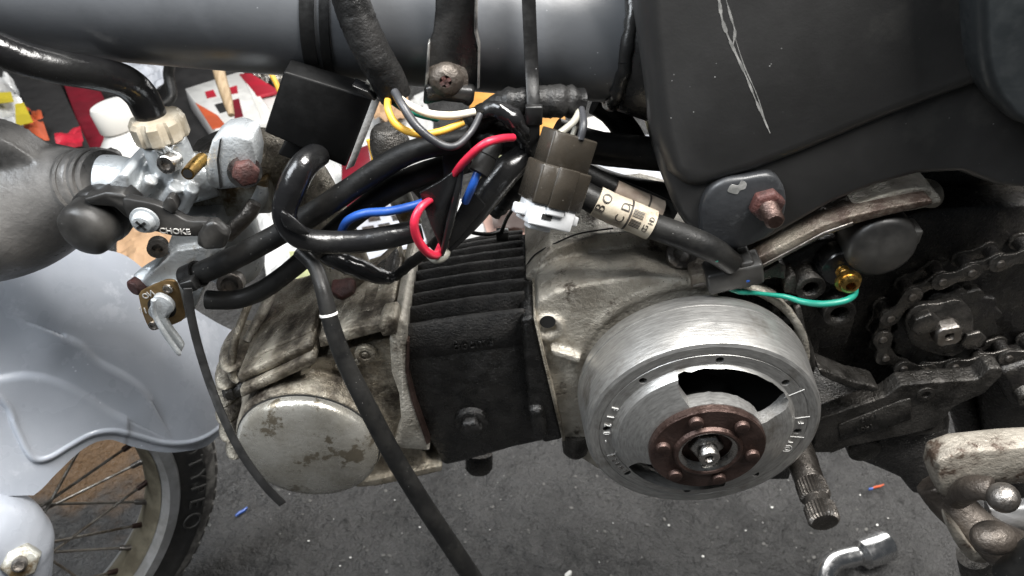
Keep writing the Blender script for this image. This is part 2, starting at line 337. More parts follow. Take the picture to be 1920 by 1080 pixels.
# flywheel: turned metal with circular marks
def turned_mat():
    m = bpy.data.materials.new('turned_flywheel_metal'); m.use_nodes = True; nt = m.node_tree; N = nt.nodes; L = nt.links; b = N['Principled BSDF']
    tc = N.new('ShaderNodeTexCoord'); sx = N.new('ShaderNodeSeparateXYZ'); L.new(tc.outputs['Object'], sx.inputs[0])
    def mt(op, a, c=None):
        x = N.new('ShaderNodeMath'); x.operation = op
        for i, q in enumerate((a, c)):
            if q is None: continue
            if isinstance(q, (int, float)): x.inputs[i].default_value = q
            else: L.new(q, x.inputs[i])
        return x.outputs[0]
    X, Y, Z = sx.outputs
    rad = mt('SQRT', mt('ADD', mt('MULTIPLY', X, X), mt('MULTIPLY', Z, Z))); ang = mt('ARCTAN2', Z, X)
    cb = N.new('ShaderNodeCombineXYZ'); L.new(mt('MULTIPLY', rad, 600), cb.inputs[0]); L.new(mt('MULTIPLY', Y, 600), cb.inputs[1]); L.new(mt('MULTIPLY', ang, 5), cb.inputs[2])
    def nz(vec, s, d=4, r=.6):
        n = N.new('ShaderNodeTexNoise'); n.inputs['Scale'].default_value = s; n.inputs['Detail'].default_value = d; n.inputs['Roughness'].default_value = r; L.new(vec, n.inputs['Vector']); return n.outputs[0]
    def mr(x, a, c, e=0, f=1):
        r = N.new('ShaderNodeMapRange')
        for i, q in ((1, a), (2, c), (3, e), (4, f)): r.inputs[i].default_value = q
        L.new(x, r.inputs[0]); return r.outputs[0]
    st = nz(cb.outputs[0], 1.6, 5)
    bl = nz(tc.outputs['Object'], 45, 6)
    x = N.new('ShaderNodeMix'); x.data_type = 'RGBA'; L.new(mr(st, .3, .7), x.inputs[0]); x.inputs[6].default_value = (.27, .265, .255, 1); x.inputs[7].default_value = (.47, .465, .45, 1)
    y = N.new('ShaderNodeMix'); y.data_type = 'RGBA'; L.new(mr(bl, .56, .72), y.inputs[0]); L.new(x.outputs[2], y.inputs[6]); y.inputs[7].default_value = (.17, .155, .135, 1)
    L.new(y.outputs[2], b.inputs['Base Color']); b.inputs['Metallic'].default_value = .8
    L.new(mr(bl, .3, .7, .34, .48), b.inputs['Roughness'])
    bp = N.new('ShaderNodeBump'); bp.inputs['Strength'].default_value = .25; bp.inputs['Distance'].default_value = .0006; L.new(st, bp.inputs['Height']); L.new(bp.outputs[0], b.inputs['Normal'])
    b.inputs['Anisotropic'].default_value = .3
    return m
m_fly = turned_mat()
AY = Vector((0, -1, 0)); X_ = Vector((1, 0, 0)); Z_ = Vector((0, 0, 1))
# ------------------------------------------------------------------ ground
# one sheet: fine uneven grid under the bike, coarse out to the sides
def axis(lo, hi, n):
    a = [lo+(hi-lo)*i/n for i in range(n+1)]; st = 40
    while a[-1] < 6000: a.append(a[-1]+st); a.insert(0, a[0]-st); st *= 1.7
    return a
gx, gy = axis(-620, 520, 420), axis(-260, 420, 250)
def ground_h(x, y):
    f = max(0, min(1, (900-abs(x))/300))*max(0, min(1, (800-abs(y))/300))
    if f <= 0: return 0
    v = Vector((x*.001, y*.001, 0))
    n1 = noise.fractal(v*22, 1.0, 2.1, 3); n2 = noise.noise(v*95); n3 = noise.noise(v*48+Vector((7, 3, 1)))
    return f*(2.4*n1+1.0*n2-4*max(0, n3-.38))-2.5*f
bm = B(); rows = [[bm.verts.new(Vector((x, y, -CAMH+ground_h(x, y)))) for y in gy] for x in gx]
for a, b_ in zip(rows, rows[1:]):
    for k in range(len(a)-1): bm.faces.new((a[k], b_[k], b_[k+1], a[k+1]))
g = obj('ground', bm, floor_mat(), kind='structure', sharp=180)
# ================================================================== FRAME
fr = thing('motorcycle_frame', 'dark grey motorcycle frame with thick round tube and scratched pressed steel body', 'frame', P(1400, 400, 0))
bm = B(); a0, a1 = P(-320, -62, 0), P(1192, 71, 0); add_tube(bm, [a0+(a1-a0)*i/20 for i in range(21)], 30, 48); mt_ = obj('main_tube', bm, m_tube, fr, sharp=60)
# lumpy weld where the tube enters the body
bm = B(); ax, u, v = basis(a1-a0); q0 = P(1158, 68, 0); q = []
for i in range(61):
    t = 2*math.pi*i/60; k = noise.noise(Vector((i*.55, 0, 3)))
    q.append(q0+(u*math.cos(t)+v*math.sin(t))*(30.5+k)+ax*(2*k))
add_tube(bm, q, [3.2+1.3*noise.noise(Vector((i*.9, 5, 0))) for i in range(61)], 8); obj('weld_bead', bm, m_blackpaint, fr, sharp=70)
bm = B(); add_lathe(bm, P(1164, 68, 0), ax, [(0, 31), (2, 33.5), (8, 35), (16, 37)], 40); obj('weld_collar', bm, m_blackpaint, fr)
# pressed body: upper shell and lower flange with a seam between
up = [(1180, -260), (1192, -60), (1200, 60), (1212, 160), (1226, 260), (1246, 330), (1290, 368), (1335, 356), (1420, 330), (1520, 292), (1640, 242), (1750, 200), (1852, 163), (2080, 70), (2080, -260)]
bm = B(); add_prism(bm, up, -46, 46); body = obj('body_shell', bm, m_body, fr, bevel=9, seg=6, sharp=50)
lowr = [(1228, 250), (1240, 330), (1268, 400), (1300, 445), (1345, 474), (1390, 470), (1440, 452), (1490, 424), (1560, 384), (1640, 352), (1720, 330), (1800, 326), (1870, 352), (1990, 360), (2080, 330), (2080, 40), (1860, 130), (1500, 270), (1330, 330)]
bm = B(); add_prism(bm, lowr, -42.5, 44); obj('lower_flange', bm, m_body, fr, bevel=4, seg=4, sharp=50)
sc_ = [(1345, -30), (1349, 5), (1355, 40), (1368, 75), (1385, 112), (1402, 150), (1418, 190), (1432, 222), (1444, 250)]
bm = B(); ribbon(bm, [(x, y, -46.07) for x, y in sc_], (1, 0, .3), [.4, .9, 1.3, .7, 1.5, .6, 1.2, .8, 1.1, .5, .9, .4, 1.0, .6, .7, .3], .05, 8); obj('scratch', bm, m_scr, body, label='pale bare metal scratch')
bm = B(); ribbon(bm, [(x, y, -46.06) for x, y in ((1356, -20), (1370, 30), (1378, 60), (1374, 85))], (1, 0, .3), [.3, .9, .5, 1.2, .4], .05, 5); obj('scratch', bm, m_scr, body)
bm = B(); ribbon(bm, [(x, y, -46.06) for x, y in ((1378, 70), (1396, 125), (1420, 180), (1436, 232))], (1, 0, .3), [.2, .5, .3, .4], .05, 5); obj('scratch', bm, m_scr, body)
# side cover at far right
bm = B(); add_prism(bm, catmull([(1836, -300), (1834, -100), (1836, 60), (1848, 150), (1878, 205), (1930, 240), (2100, 260), (2100, -300)], 4), -62, -40)
obj('side_cover', bm, m_cover, fr, bevel=6, seg=4, label='smooth dark blue-grey side cover')
# mounting lug with chipped paint, rusty stud and nut
lug = catmull([(1322, 462), (1314, 410), (1326, 366), (1356, 342), (1400, 334), (1450, 330), (1474, 362), (1470, 410), (1440, 446), (1380, 470)], 4, True)
bm = B(); add_prism(bm, lug, -48, -40); lg = obj('mounting_lug', bm, m_lug, fr, bevel=2.5, seg=4)
bm = B(); pts = [(1364, 358), (1372, 346), (1384, 348), (1390, 339), (1400, 344), (1397, 354), (1388, 357), (1382, 364), (1372, 362)]; add_prism(bm, catmull(pts, 3, True), -48.15, -48.02); obj('paint_chip', bm, m_scr, lg, label='white chipped paint patch')
nb = P(1432, 372, -44); bm = B(); add_lathe(bm, nb, AY, [(0, 9.5), (1.4, 9.5), (1.8, 8.6)], 28); nut = obj('washer', bm, m_rustbolt, fr)
hexobj('mounting_nut', nb+AY*1.6, AY, 8.2, 7, m_rustbolt, fr, label='rusty red mounting nut')
bm = B(); add_lathe(bm, nb+AY*5, AY, [(d*.6, 4.4 if d % 2 else 3.9) for d in range(24)]+[(15, 3.2)], 20); obj('threaded_stud', bm, m_rust, fr)
# dark strap bracket with pan-head screw, hanging over the tube
st = thing('strap_bracket', 'black chipped steel strap bracket screwed over the round frame tube', 'bracket', P(845, 200, -38))
bm = B(); add_prism(bm, [(818, -120), (816, 20), (812, 60), (803, 84), (799, 150), (796, 168), (890, 172), (894, 150), (896, 92), (889, 62), (893, 20), (895, -120)], -37, -33.5); obj('strap', bm, m_blackpaint, st, bevel=.8)
bm = B(); add_prism(bm, [(795, 163), (891, 168), (888, 192), (880, 205), (866, 196), (830, 192), (792, 200)], -43, -30); obj('lower_lip', bm, m_blackpaint, st, bevel=2, seg=3)
for pts in ([(802, 82), (806, 80), (803, 150), (799, 166), (796, 166)], [(893, -100), (896, -100), (895, 60), (900, 86), (899, 166), (895, 168), (896, 90), (889, 58)]):
    bm = B(); add_prism(bm, pts, -39.5, -34); obj('turned_edge', bm, m_edgew, st, bevel=.3)
c = P(838, 148, -37); bm = B(); add_lathe(bm, c, Vector((0, -1, .25)), [(0, 9.2), (1.2, 9.2), (1.6, 7.4), (4, 7.2), (6, 6.2), (7.3, 4), (7.6, 2.6), (6.4, 2.2), (5.2, 0)], 30); scw = obj('screw', bm, m_arm, st, label='domed cross-head screw')
for k in (0, 1):
    a_, u, v = basis(Vector((0, -1, .25))); u, v = (u*math.cos(.5)+v*math.sin(.5)), (v*math.cos(.5)-u*math.sin(.5))
    bm = B(); add_box(bm, c+a_*6.9, (u if k else v)*2.6, (v if k else u)*.8, a_*.6); obj('cross_slot', bm, m_rustbolt, scw)
# ================================================================== ENGINE
eng = thing('engine', 'dismantled small motorcycle engine, beige cast crankcase, black finned barrel and exposed flywheel', 'engine', P(1000, 900, 0))
CX, CZ = 97.4, -299.4
def FW(ang, r, y):  # on the flywheel: clock angle from top, mm
    return Vector((CX+r*math.sin(R(ang)), y, CZ+r*math.cos(R(ang))))
# --- crankcase (one casting)
bm = B()
cc = [(1003, 590), (1008, 566), (1040, 548), (1110, 532), (1200, 520), (1290, 524), (1330, 530), (1345, 560), (1400, 700), (1400, 900), (1250, 905), (1120, 880), (1062, 842), (1040, 770), (1018, 670)]
add_prism(bm, cc, -44, 42)
add_prism(bm, [(985, 520), (1030, 470), (1120, 440), (1230, 430), (1320, 455), (1330, 520), (1300, 640), (1030, 640)], -16, 44)
add_prism(bm, [(1032, 655), (1090, 672), (1086, 684), (1036, 668)], -49, -40)
add_lathe(bm, P(1027, 603, -40), AY, [(0, 9), (7, 8.5), (7, 4.2), (-6, 4.2)], 24)
add_lathe(bm, Vector((CX, -36, CZ)), AY, [(0, 66), (9, 66), (9, 61.5), (0, 61.5)], 72)
add_prism(bm, catmull([(1545, 428), (1590, 398), (1640, 386), (1690, 392), (1720, 388), (1764, 382), (1757, 362), (1720, 352), (1640, 372), (1560, 400)], 3, True), -38, 20)
q, r = path([(1560, 412, -16, 20), (1610, 386, -16, 26), (1660, 372, -12, 30), (1700, 372, -10, 24), (1735, 362, -8, 28), (1752, 376, -6, 18)]); add_tube(bm, q, r, 16)
crank = obj('crankcase', bm, m_cast, eng, remesh=1.1, smooth=5, sharp=180)
bm = B(); add_prism(bm, [(1296, 540), (1345, 532), (1420, 507), (1480, 476), (1545, 441), (1600, 422), (1660, 406), (1720, 392), (1750, 384), (1748, 374), (1720, 378), (1660, 390), (1600, 404), (1545, 422), (1480, 454), (1415, 486), (1345, 510), (1296, 518)], -46, 34); obj('case_wall', bm, m_wall, eng, bevel=1.0, seg=3, sharp=40)
bm = B(); add_prism(bm, [(1300, 541), (1345, 533), (1420, 508), (1480, 477), (1545, 442), (1600, 423), (1600, 417), (1545, 436), (1480, 471), (1420, 502), (1345, 527), (1300, 535)], -46.6, -44); obj('mating_edge', bm, m_dsteel, eng, bevel=.2)
bm = B(); add_tube(bm, *[x for x in path([(986, 500, -6, 1.6), (1005, 476, -8, 1.6), (1050, 452, -12, 1.6), (1090, 437, -14, 1.6), (1150, 428, -16, 1.6)])], 6); obj('split_line', bm, m_dark, crank)
c = P(1027, 603, -47); bm = B(); add_lathe(bm, c, AY, [(0, 4.1), (.4, 4.1)], 20); obj('bolt_hole_shade', bm, m_dark, crank)  # flat near-black disc painted as the shade in the hole
bm = B(); c = P(1080, 815, -40); add_lathe(bm, c, Vector((0, -.2, -1)), [(-2, 8.5), (6, 8.3), (12, 7.6), (14.5, 5.5), (15.5, 0)], 20); obj('drain_boss', bm, m_sump, crank)
c = P(1277, 478, -30); bm = B(); add_lathe(bm, c, Vector((0, -.6, .8)), [(-2, 8), (1.5, 7.5), (2, 4.5), (-1, 4)], 20); obj('case_screw', bm, m_dsteel, eng)
# dark cavity behind the removed cover
bm = B(); add_prism(bm, [(1340, 540), (1545, 440), (1760, 392), (2000, 380), (2000, 690), (1830, 716), (1650, 728), (1530, 690), (1480, 900), (1400, 900)], -12, 10); obj('cavity_wall', bm, m_oil, eng, bevel=1.5)
bm = B(); add_prism(bm, [(1340, 545), (1545, 452), (1620, 450), (1622, 500), (1590, 570), (1540, 640), (1530, 700), (1440, 620)], -30, -12); obj('cavity_rib', bm, m_oil, eng, bevel=2)
for i, (x, y, r, d) in enumerate(((1459, 537, 8.5, -42), (1497, 494, 7.5, -42), (1549, 541, 8.5, -40), (1893, 700, 6, -36))):
    bm = B(); add_lathe(bm, P(x, y, d+22), AY, [(0, r+.5), (22, r), (22, r*.56), (10, r*.5), (10, 0)], 24); obj('screw_boss', bm, m_sump, eng, bevel=.4)
bm = B(); add_prism(bm, [(1472, 524), (1492, 515), (1500, 556), (1470, 548)], -41, -16); obj('boss_web', bm, m_sump, eng, bevel=.6)
bm = B(); add_prism(bm, [(1400, 528), (1462, 492), (1474, 500), (1472, 524), (1452, 520), (1420, 530)], -43, -14); obj('boss_web', bm, m_sump, eng, bevel=.6)
bm = B(); add_prism(bm, [(1490, 578), (1502, 575), (1512, 620), (1526, 655), (1530, 690), (1520, 690), (1500, 640)], -44, -14); obj('alloy_rib', bm, m_sump, eng, bevel=.8)
bm = B(); add_prism(bm, [(1528, 606), (1556, 590), (1590, 572), (1606, 600), (1590, 650), (1540, 658), (1520, 640)], -24, -12); obj('gear_guard', bm, m_oil, eng, bevel=3, seg=3)
# black round cap beside the frame
c = P(1642, 446, -36); bm = B(); add_lathe(bm, c, AY, [(-6, 17), (6, 17), (9, 16.2), (10.5, 14), (11, 0)], 40); rc = obj('round_black_cap', bm, m_dustrub, eng, sharp=50)
bm = B(); add_box(bm, c+Vector((13.5, -3, 6)), Vector((3.5, 0, 0)), Vector((0, 6, 0)), Vector((0, 0, 4))); obj('cap_tab', bm, m_dustrub, rc, bevel=1)
# neutral switch: black disc, spring, brass terminal nut
c = P(1570, 492, -34); bm = B(); add_lathe(bm, c, AY, [(-4, 11), (4, 11), (6, 9.5), (7, 5), (7, 0)], 32); sw = obj('switch_body', bm, m_vinyl, eng)
bm = B(); add_tube(bm, [c+AY*(7+i*.14)+(X_*math.cos(i*.55)+Z_*math.sin(i*.55))*3.0 for i in range(58)], .6, 6); obj('spring', bm, m_brass, sw)
bm = B(); add_lathe(bm, c+AY*14, AY, [(0, 3.2), (1, 6.3), (2.2, 6.4), (2.6, 5), (5.5, 4.6), (6, 3.8), (6, 2.5), (1, 2.4), (1, 0)], 28); obj('terminal_nut', bm, m_brass, sw, label='bright brass terminal nut')
# lower casting with cast date
bm = B()
add_prism(bm, [(1524, 848), (1532, 788), (1600, 764), (1660, 744), (1690, 722), (1760, 716), (1834, 712), (1856, 690), (1880, 690), (1880, 704), (1846, 738), (1790, 762), (1760, 800), (1720, 812), (1590, 838), (1560, 850)], -40, -29)
add_prism(bm, [(1528, 846), (1540, 800), (1620, 790), (1740, 770), (1760, 800), (1720, 812), (1590, 838), (1560, 850)], -38, 20)
add_prism(bm, [(1534, 690), (1560, 700), (1600, 716), (1640, 724), (1650, 730), (1640, 736), (1590, 728), (1540, 706)], -48, -34)
sump = obj('lower_casting', bm, m_sump, eng, remesh=1.0, smooth=3, sharp=180)
bm = B(); add_prism(bm, [(1572, 797), (1690, 752), (1708, 748), (1710, 786), (1640, 808), (1576, 826)], -40.8, -39); pn = obj('date_panel', bm, m_sump, sump, bevel=.5)
for s, x, y, sz in (('1983', 1630, 783, 5.2), ('1401', 1622, 803, 5.2)):
    text('cast_numerals', s, P(x, y, -41), (P(x, y, -41)-P(x+40, y-13, -41)), Vector((0, 0, -1)), sz, m_sump, pn, .35)
bm = B(); add_lathe(bm, P(1735, 738, -40), AY, [(-3, 5), (1, 5), (1, 2.6), (-3, 2.6)], 20); obj('screw_boss', bm, m_sump, eng)
bm = B(); add_prism(bm, [(1588, 842), (1640, 820), (1700, 806), (1786, 782), (1778, 850), (1764, 905), (1742, 934), (1712, 928), (1690, 900), (1650, 882), (1600, 862)], -30, 25); obj('engine_mount', bm, m_gravelgrease, eng, bevel=4, seg=3)
bm = B(); add_lathe(bm, P(1617, 836, -30), AY, [(-4, 10), (4, 10), (5, 8.5), (5, 0)], 28); obj('mount_bolt', bm, m_sump, eng, bevel=.4)
bm = B(); add_prism(bm, [(1740, 770), (1778, 758), (1782, 800), (1766, 812), (1700, 822), (1698, 806)], -38, -20); obj('mount_ear', bm, m_sump, eng, bevel=2)
# kick shaft, splined
e = P(1547, 980, -112); d0 = 62
bm = B(); add_lathe(bm, Vector((e.x, -40, e.z)), AY, [(0, 8.4), (34, 8.4), (38, 8), (46, 7.8), (47, 7.6)], 28); ks = obj('kick_shaft', bm, m_kick, eng, label='dark splined kick start shaft')
spl = lambda i, n, d: 1.0 if i % 2 else .89
bm = B(); add_lathe(bm, Vector((e.x, -40, e.z)), AY, [(46, 7.2), (47, 8.2), (56, 8.2), (57, 7)], 56, spl); obj('spline', bm, m_kick, ks, sharp=20)
bm = B(); add_lathe(bm, Vector((e.x, -40, e.z)), AY, [(56, 6.6), (61, 6.4), (62, 6.6)], 28); obj('shaft_groove', bm, m_kick, ks)
bm = B(); add_lathe(bm, Vector((e.x, -40, e.z)), AY, [(61.5, 7.2), (62.5, 8.2), (70.5, 8.2), (72, 7), (72, 0)], 56, spl); obj('spline', bm, m_kick, ks, sharp=20)
# --- cylinder barrel
bm = B()
add_prism(bm, [(748, 652), (800, 644), (880, 634), (984, 620), (1002, 632), (1016, 680), (1040, 770), (1052, 822), (960, 842), (905, 858), (868, 868), (832, 876), (800, 820), (776, 770), (756, 690)], -44, 44)
barrel = obj('cylinder_barrel', bm, m_blackcyl, eng, bevel=6, seg=4, sharp=60)
bm = B(); add_prism(bm, [(976, 600), (1000, 596), (1018, 668), (1044, 775), (1056, 824), (1020, 832), (995, 790), (985, 700)], -49, 30); obj('base_flange', bm, m_blackcyl, eng, bevel=2, seg=3)
for (x, y) in ((1003, 790),):
    bm = B(); add_prism(bm, [(990, 770), (1018, 768), (1030, 822), (1002, 828)], -53, -40); obj('flange_ear', bm, m_blackcyl, eng, bevel=3, seg=3)
bm = B(); add_prism(bm, [(1000, 596), (1005, 595), (1022, 668), (1048, 775), (1060, 826), (1055, 828), (1042, 775), (1016, 668)], -50, 30); obj('base_gasket', bm, m_head, eng, bevel=.3)
for i in range(9):
    y = -42.6+i*10.6; zt = (-3.5, -.5, 0, 0, -.6, -2, -4, -7, -11)[i]
    l, r = P(747, 604, -43), P(984, 571, -43)
    l = Vector((l.x+ (0 if i < 5 else (i-4)*3.5), y, l.z+zt)); r = Vector((r.x, y, r.z+zt))
    bm = B(); n = 14; top = []; bot = []
    for k in range(n+1):
        p = l.lerp(r, k/n); top.append(p+Z_*(1.6*math.sin(math.pi*min(1, k/n*1.0))*.6+.6*noise.noise(Vector((k*.9, i*3.3, 0))))); bot.append(p-Z_*24)
    add_poly(bm, [p-Vector((0, 1.6, 0)) for p in top+bot[::-1]], Vector((0, 3.2, 0))); obj('cooling_fin', bm, m_fin, barrel, bevel=.7)
xd = P(950, 632, -44)-P(840, 646, -44); text('cast_lettering', '86cm3', P(888, 645, -44.6), xd, Z_, 8.5, m_blackcyl, barrel, .8)
c = P(884, 786, -44); bm = B(); add_lathe(bm, c, AY, [(0, 10), (3, 9.5), (4, 8)], 24); bo = obj('bolt_boss', bm, m_blackcyl, barrel)
hexobj('barrel_bolt', c+AY*3, AY, 7, 6, m_blackcyl, eng, label='black hex bolt on barrel side')
bm = B(); c = P(898, 850, -20); add_lathe(bm, c, Vector((0, -.5, -1)), [(0, 9), (10, 9), (13, 7), (14, 0)], 24); obj('lower_stud', bm, m_oil, eng)
# --- cylinder head
bm = B()
hd = [(452, 742), (500, 712), (590, 672), (700, 640), (738, 632), (748, 700), (760, 770), (786, 826), (800, 868), (740, 890), (700, 905), (620, 915), (500, 905), (456, 850)]
add_prism(bm, hd, -42, 42)
add_prism(bm, [(440, 700), (470, 660), (560, 640), (735, 600), (742, 700), (470, 800)], -24, 42)
add_lathe(bm, Vector((-116.3, -40, -341.8)), AY, [(0, 43), (14, 42), (17.5, 41)], 56)
add_prism(bm, [(660, 905), (700, 900), (830, 872), (828, 884), (706, 912), (668, 914)], -46, 10)
add_prism(bm, [(563, 690), (582, 684), (580, 700), (562, 706)], -50, -40)
add_prism(bm, [(600, 604), (640, 590), (690, 560), (735, 520), (746, 560), (742, 610), (620, 640)], -10, 30)
head = obj('cylinder_head', bm, m_head, eng, remesh=1.0, smooth=3, sharp=180)
for a, y0, y1 in (([(444, 704), (580, 643), (588, 650), (586, 660), (448, 720)], -49, 20), ([(448, 732), (584, 666), (594, 672), (590, 684), (452, 748)], -53, 10), ([(462, 676), (500, 656), (584, 618), (590, 630), (468, 692)], -40, 20), ([(596, 634), (660, 616), (730, 602), (736, 618), (600, 654)], -48, 10), ([(600, 606), (640, 596), (700, 580), (706, 592), (604, 622)], -36, 10)):
    bm = B(); add_prism(bm, a, y0, y1); obj('head_rib', bm, m_head, head, bevel=1.4, seg=3)
bm = B(); add_prism(bm, [(736, 606), (752, 600), (764, 612), (762, 690), (772, 745), (800, 826), (806, 846), (752, 842), (738, 828), (752, 790), (748, 740), (734, 700), (730, 640)], -48, 30); fl = obj('head_flange', bm, m_cast, eng, bevel=1.5, seg=3)
bm = B(); add_prism(bm, [(763, 640), (767, 640), (766, 700), (778, 750), (806, 830), (800, 834), (772, 752), (761, 700)], -48.6, 30); obj('head_gasket', bm, m_rust, eng)
bm = B(); add_prism(bm, [(716, 600), (740, 596), (746, 606), (744, 628), (718, 632), (708, 616)], -52, -38); obj('head_nut_boss', bm, m_head, eng, bevel=1)
bm = B(); c = P(685, 664, -45); add_lathe(bm, c, AY, [(-2, 6), (1, 5.6), (1.2, 3.6), (.2, 3.4), (.2, 2), (1, 1.6), (1, 0)], 24); obj('cast_ring_mark', bm, m_head, head)
text('cast_lettering', '86cm3', P(652, 684, -43.6), P(700, 672, -44)-P(640, 687, -44), Z_, 5.5, m_head, head, .7)
# left-edge fin tips of the head
for i in range(6):
    p = P(441+(-12, -20, -22, -20, -14, -2)[i], 648+i*33, -18+i*3); bm = B(); add_ball(bm, p+X_*6, 7, (1.4, 3.2, .62)); obj('fin_tip', bm, m_head, eng)
c = P(437, 727, -30); bm = B(); add_lathe(bm, c+X_*9, Vector((-1, -.15, 0)), [(0, 5), (7, 5), (8, 6.2), (12, 6.2), (14, 4.5), (14, 0)], 24); obj('side_plug', bm, m_oil, eng)
bm = B(); q, r = path([(470, 560, -10, 7), (440, 640, -30, 8), (436, 700, -36, 8), (447, 716, -38, 6)]); add_tube(bm, q, r, 10); obj('oil_pipe', bm, m_head, eng)
bm = B(); q, r = path([(512, 540, 10, 10), (490, 590, -5, 10), (462, 640, -18, 8)]); add_tube(bm, q, r, 10); obj('head_rib', bm, m_cast, eng)
# domed round cap on the head
cap0 = Vector((-116.3, -57, -341.8)); bm = B()
prof = [(0, 39.6), (3, 39.9), (5, 39.6), (7, 38.4), (8.4, 36.2), (9.6, 33), (11, 27), (12.4, 18), (13.2, 9), (13.5, 0)]
add_lathe(bm, cap0, AY, prof, 72); capo = obj('round_head_cap', bm, m_cap, eng, sharp=60, label='worn silver domed round cap')
bm = B(); add_lathe(bm, cap0, AY, [(.2, 39.9), (1, 40.6), (1.4, 39.9)], 72); obj('cap_seal', bm, m_dark, capo)
# intake stub: bright flange with rusty bolts
c = P(664, 566, -8); bm = B(); add_lathe(bm, c, Vector((-.25, -.45, 1)), [(-10, 17), (4, 16), (6, 15), (7, 0)], 32); obj('intake_stub', bm, m_dsteel, eng)
hexobj('stub_bolt', P(648, 545, -12), Vector((-.1, -.5, 1)), 7.5, 7, m_rustbolt, eng, label='rusty hex bolt on intake stub')
bm = B(); add_prism(bm, [(690, 540), (715, 525), (738, 500), (745, 545), (742, 580), (700, 590)], -14, 10); obj('greasy_corner', bm, m_gravelgrease, eng, bevel=4, seg=3)
# --- flywheel
fw = B()
Rm = 59.7
prof = [(-36, Rm-1), (-35, Rm+.6), (-31, Rm+1), (-30.2, Rm+2), (-26.5, Rm+2), (-26.2, Rm+1.5), (-25.8, Rm+1.5), (-25.5, Rm+1.9), (-14, Rm+1), (-2.2, Rm), (-.8, Rm-.5), (0, Rm-2.2), (0, 53.2), (-.35, 53.0), (-.35, 52.6), (0, 52.4), (0, 46.4), (.8, 45.6), (4.0, 43.9), (4.8, 42.6), (6.2, 36), (8.6, 31.5), (9.6, 28), (9.6, 20), (3, 20), (1, 31), (-4.5, 42), (-5, 53.5), (-35.9, 53.5)]
add_lathe(fw, Vector((CX, -85, CZ)), AY, prof, 144, closed=True)
cb = B()
def kidney(a0, a1, r0, r1):
    o = []; n = 20
    for i in range(n+1): o.append((a0+(a1-a0)*i/n, r1+.7*noise.noise(Vector((i*.7, 1, 0)))))
    for i in range(1, 5): o.append((a1+3*math.sin(math.pi*i/5), r1+(r0-r1)*i/5))
    for i in range(n+1): o.append((a1+(a0-a1)*i/n, r0+.5*noise.noise(Vector((i*.7, 9, 0)))))
    for i in range(1, 5): o.append((a0-3*math.sin(math.pi*i/5), r0+(r1-r0)*i/5))
    return o
for k0, k1 in ((-24, 59), (157, 237)):
    add_poly(cb, [FW(t, r, -110) for t, r in kidney(k0, k1, 29.2, 45.2 if k0 < 0 else 43.3)], Vector((0, 40, 0)))
for k in range(8): add_lathe(cb, FW(k*45+1, 49, -70), AY, [(0, 2.1), (30, 2.1)], 16)
cut = obj('flywheel_cutter', cb, m_dark)
fly = obj('flywheel', fw, m_fly, eng, cut=cut, sharp=22, label='machined silver flywheel drum with kidney shaped windows')
# inside the drum: stator, near-black to paint in the shade behind the windows
bm = B(); add_lathe(bm, Vector((CX, -60, CZ)), AY, [(-6, 54), (-4, 54), (4, 50), (4, 20), (16, 18), (16, 0)], 40); obj('stator', bm, m_dark, fly)
# rusty rivet plate with threaded hub
bm = B(); add_lathe(bm, Vector((CX, -85, CZ)), AY, [(9.4, 28.9), (12.6, 28.9), (13.4, 28.2), (13.4, 17.4), (15.2, 16.6), (15.6, 15.6), (15.2, 14.6)]+[(13, 14.5), (3.5, 14.5), (3.5, 6), (9.4, 6)], 72, closed=True); hub = obj('rivet_plate', bm, m_rust, fly, sharp=30, label='rusty brown riveted hub plate')
bm = B(); add_lathe(bm, Vector((CX, -85, CZ)), AY, [(14.6, 14.5)]+[(14.4-i*.6, 12.9 if i % 2 else 13.9) for i in range(18)]+[(3.6, 14.5)], 72, closed=True); obj('threaded_bore', bm, m_steel, hub, sharp=25)
for k in range(6):
    c = FW(k*60+37, 22.8, -98.3); bm = B(); add_lathe(bm, c, AY, [(-.5, 3.7), (1.5, 3.6), (2.3, 3.2), (2.5, 2.2), (2.5, 0)], 24); obj('rivet', bm, m_rust, hub)
bm = B(); add_lathe(bm, Vector((CX, -88, CZ)), AY, [(0, 10.2), (1.2, 10.2), (1.5, 9.4), (1.5, 0)], 36); obj('hub_washer', bm, m_dsteel, hub)
hexobj('crank_nut', Vector((CX, -90.5, CZ)), AY, 8.9, 7, m_steel, hub)
bm = B(); add_lathe(bm, Vector((CX, -95.5, CZ)), AY, [(0, 5.2), (7.5, 5.2), (8.3, 4.6), (8.5, 3.6), (8, 2.4), (5, 1.2), (5, 0)], 32); obj('crank_end', bm, m_steel, hub)
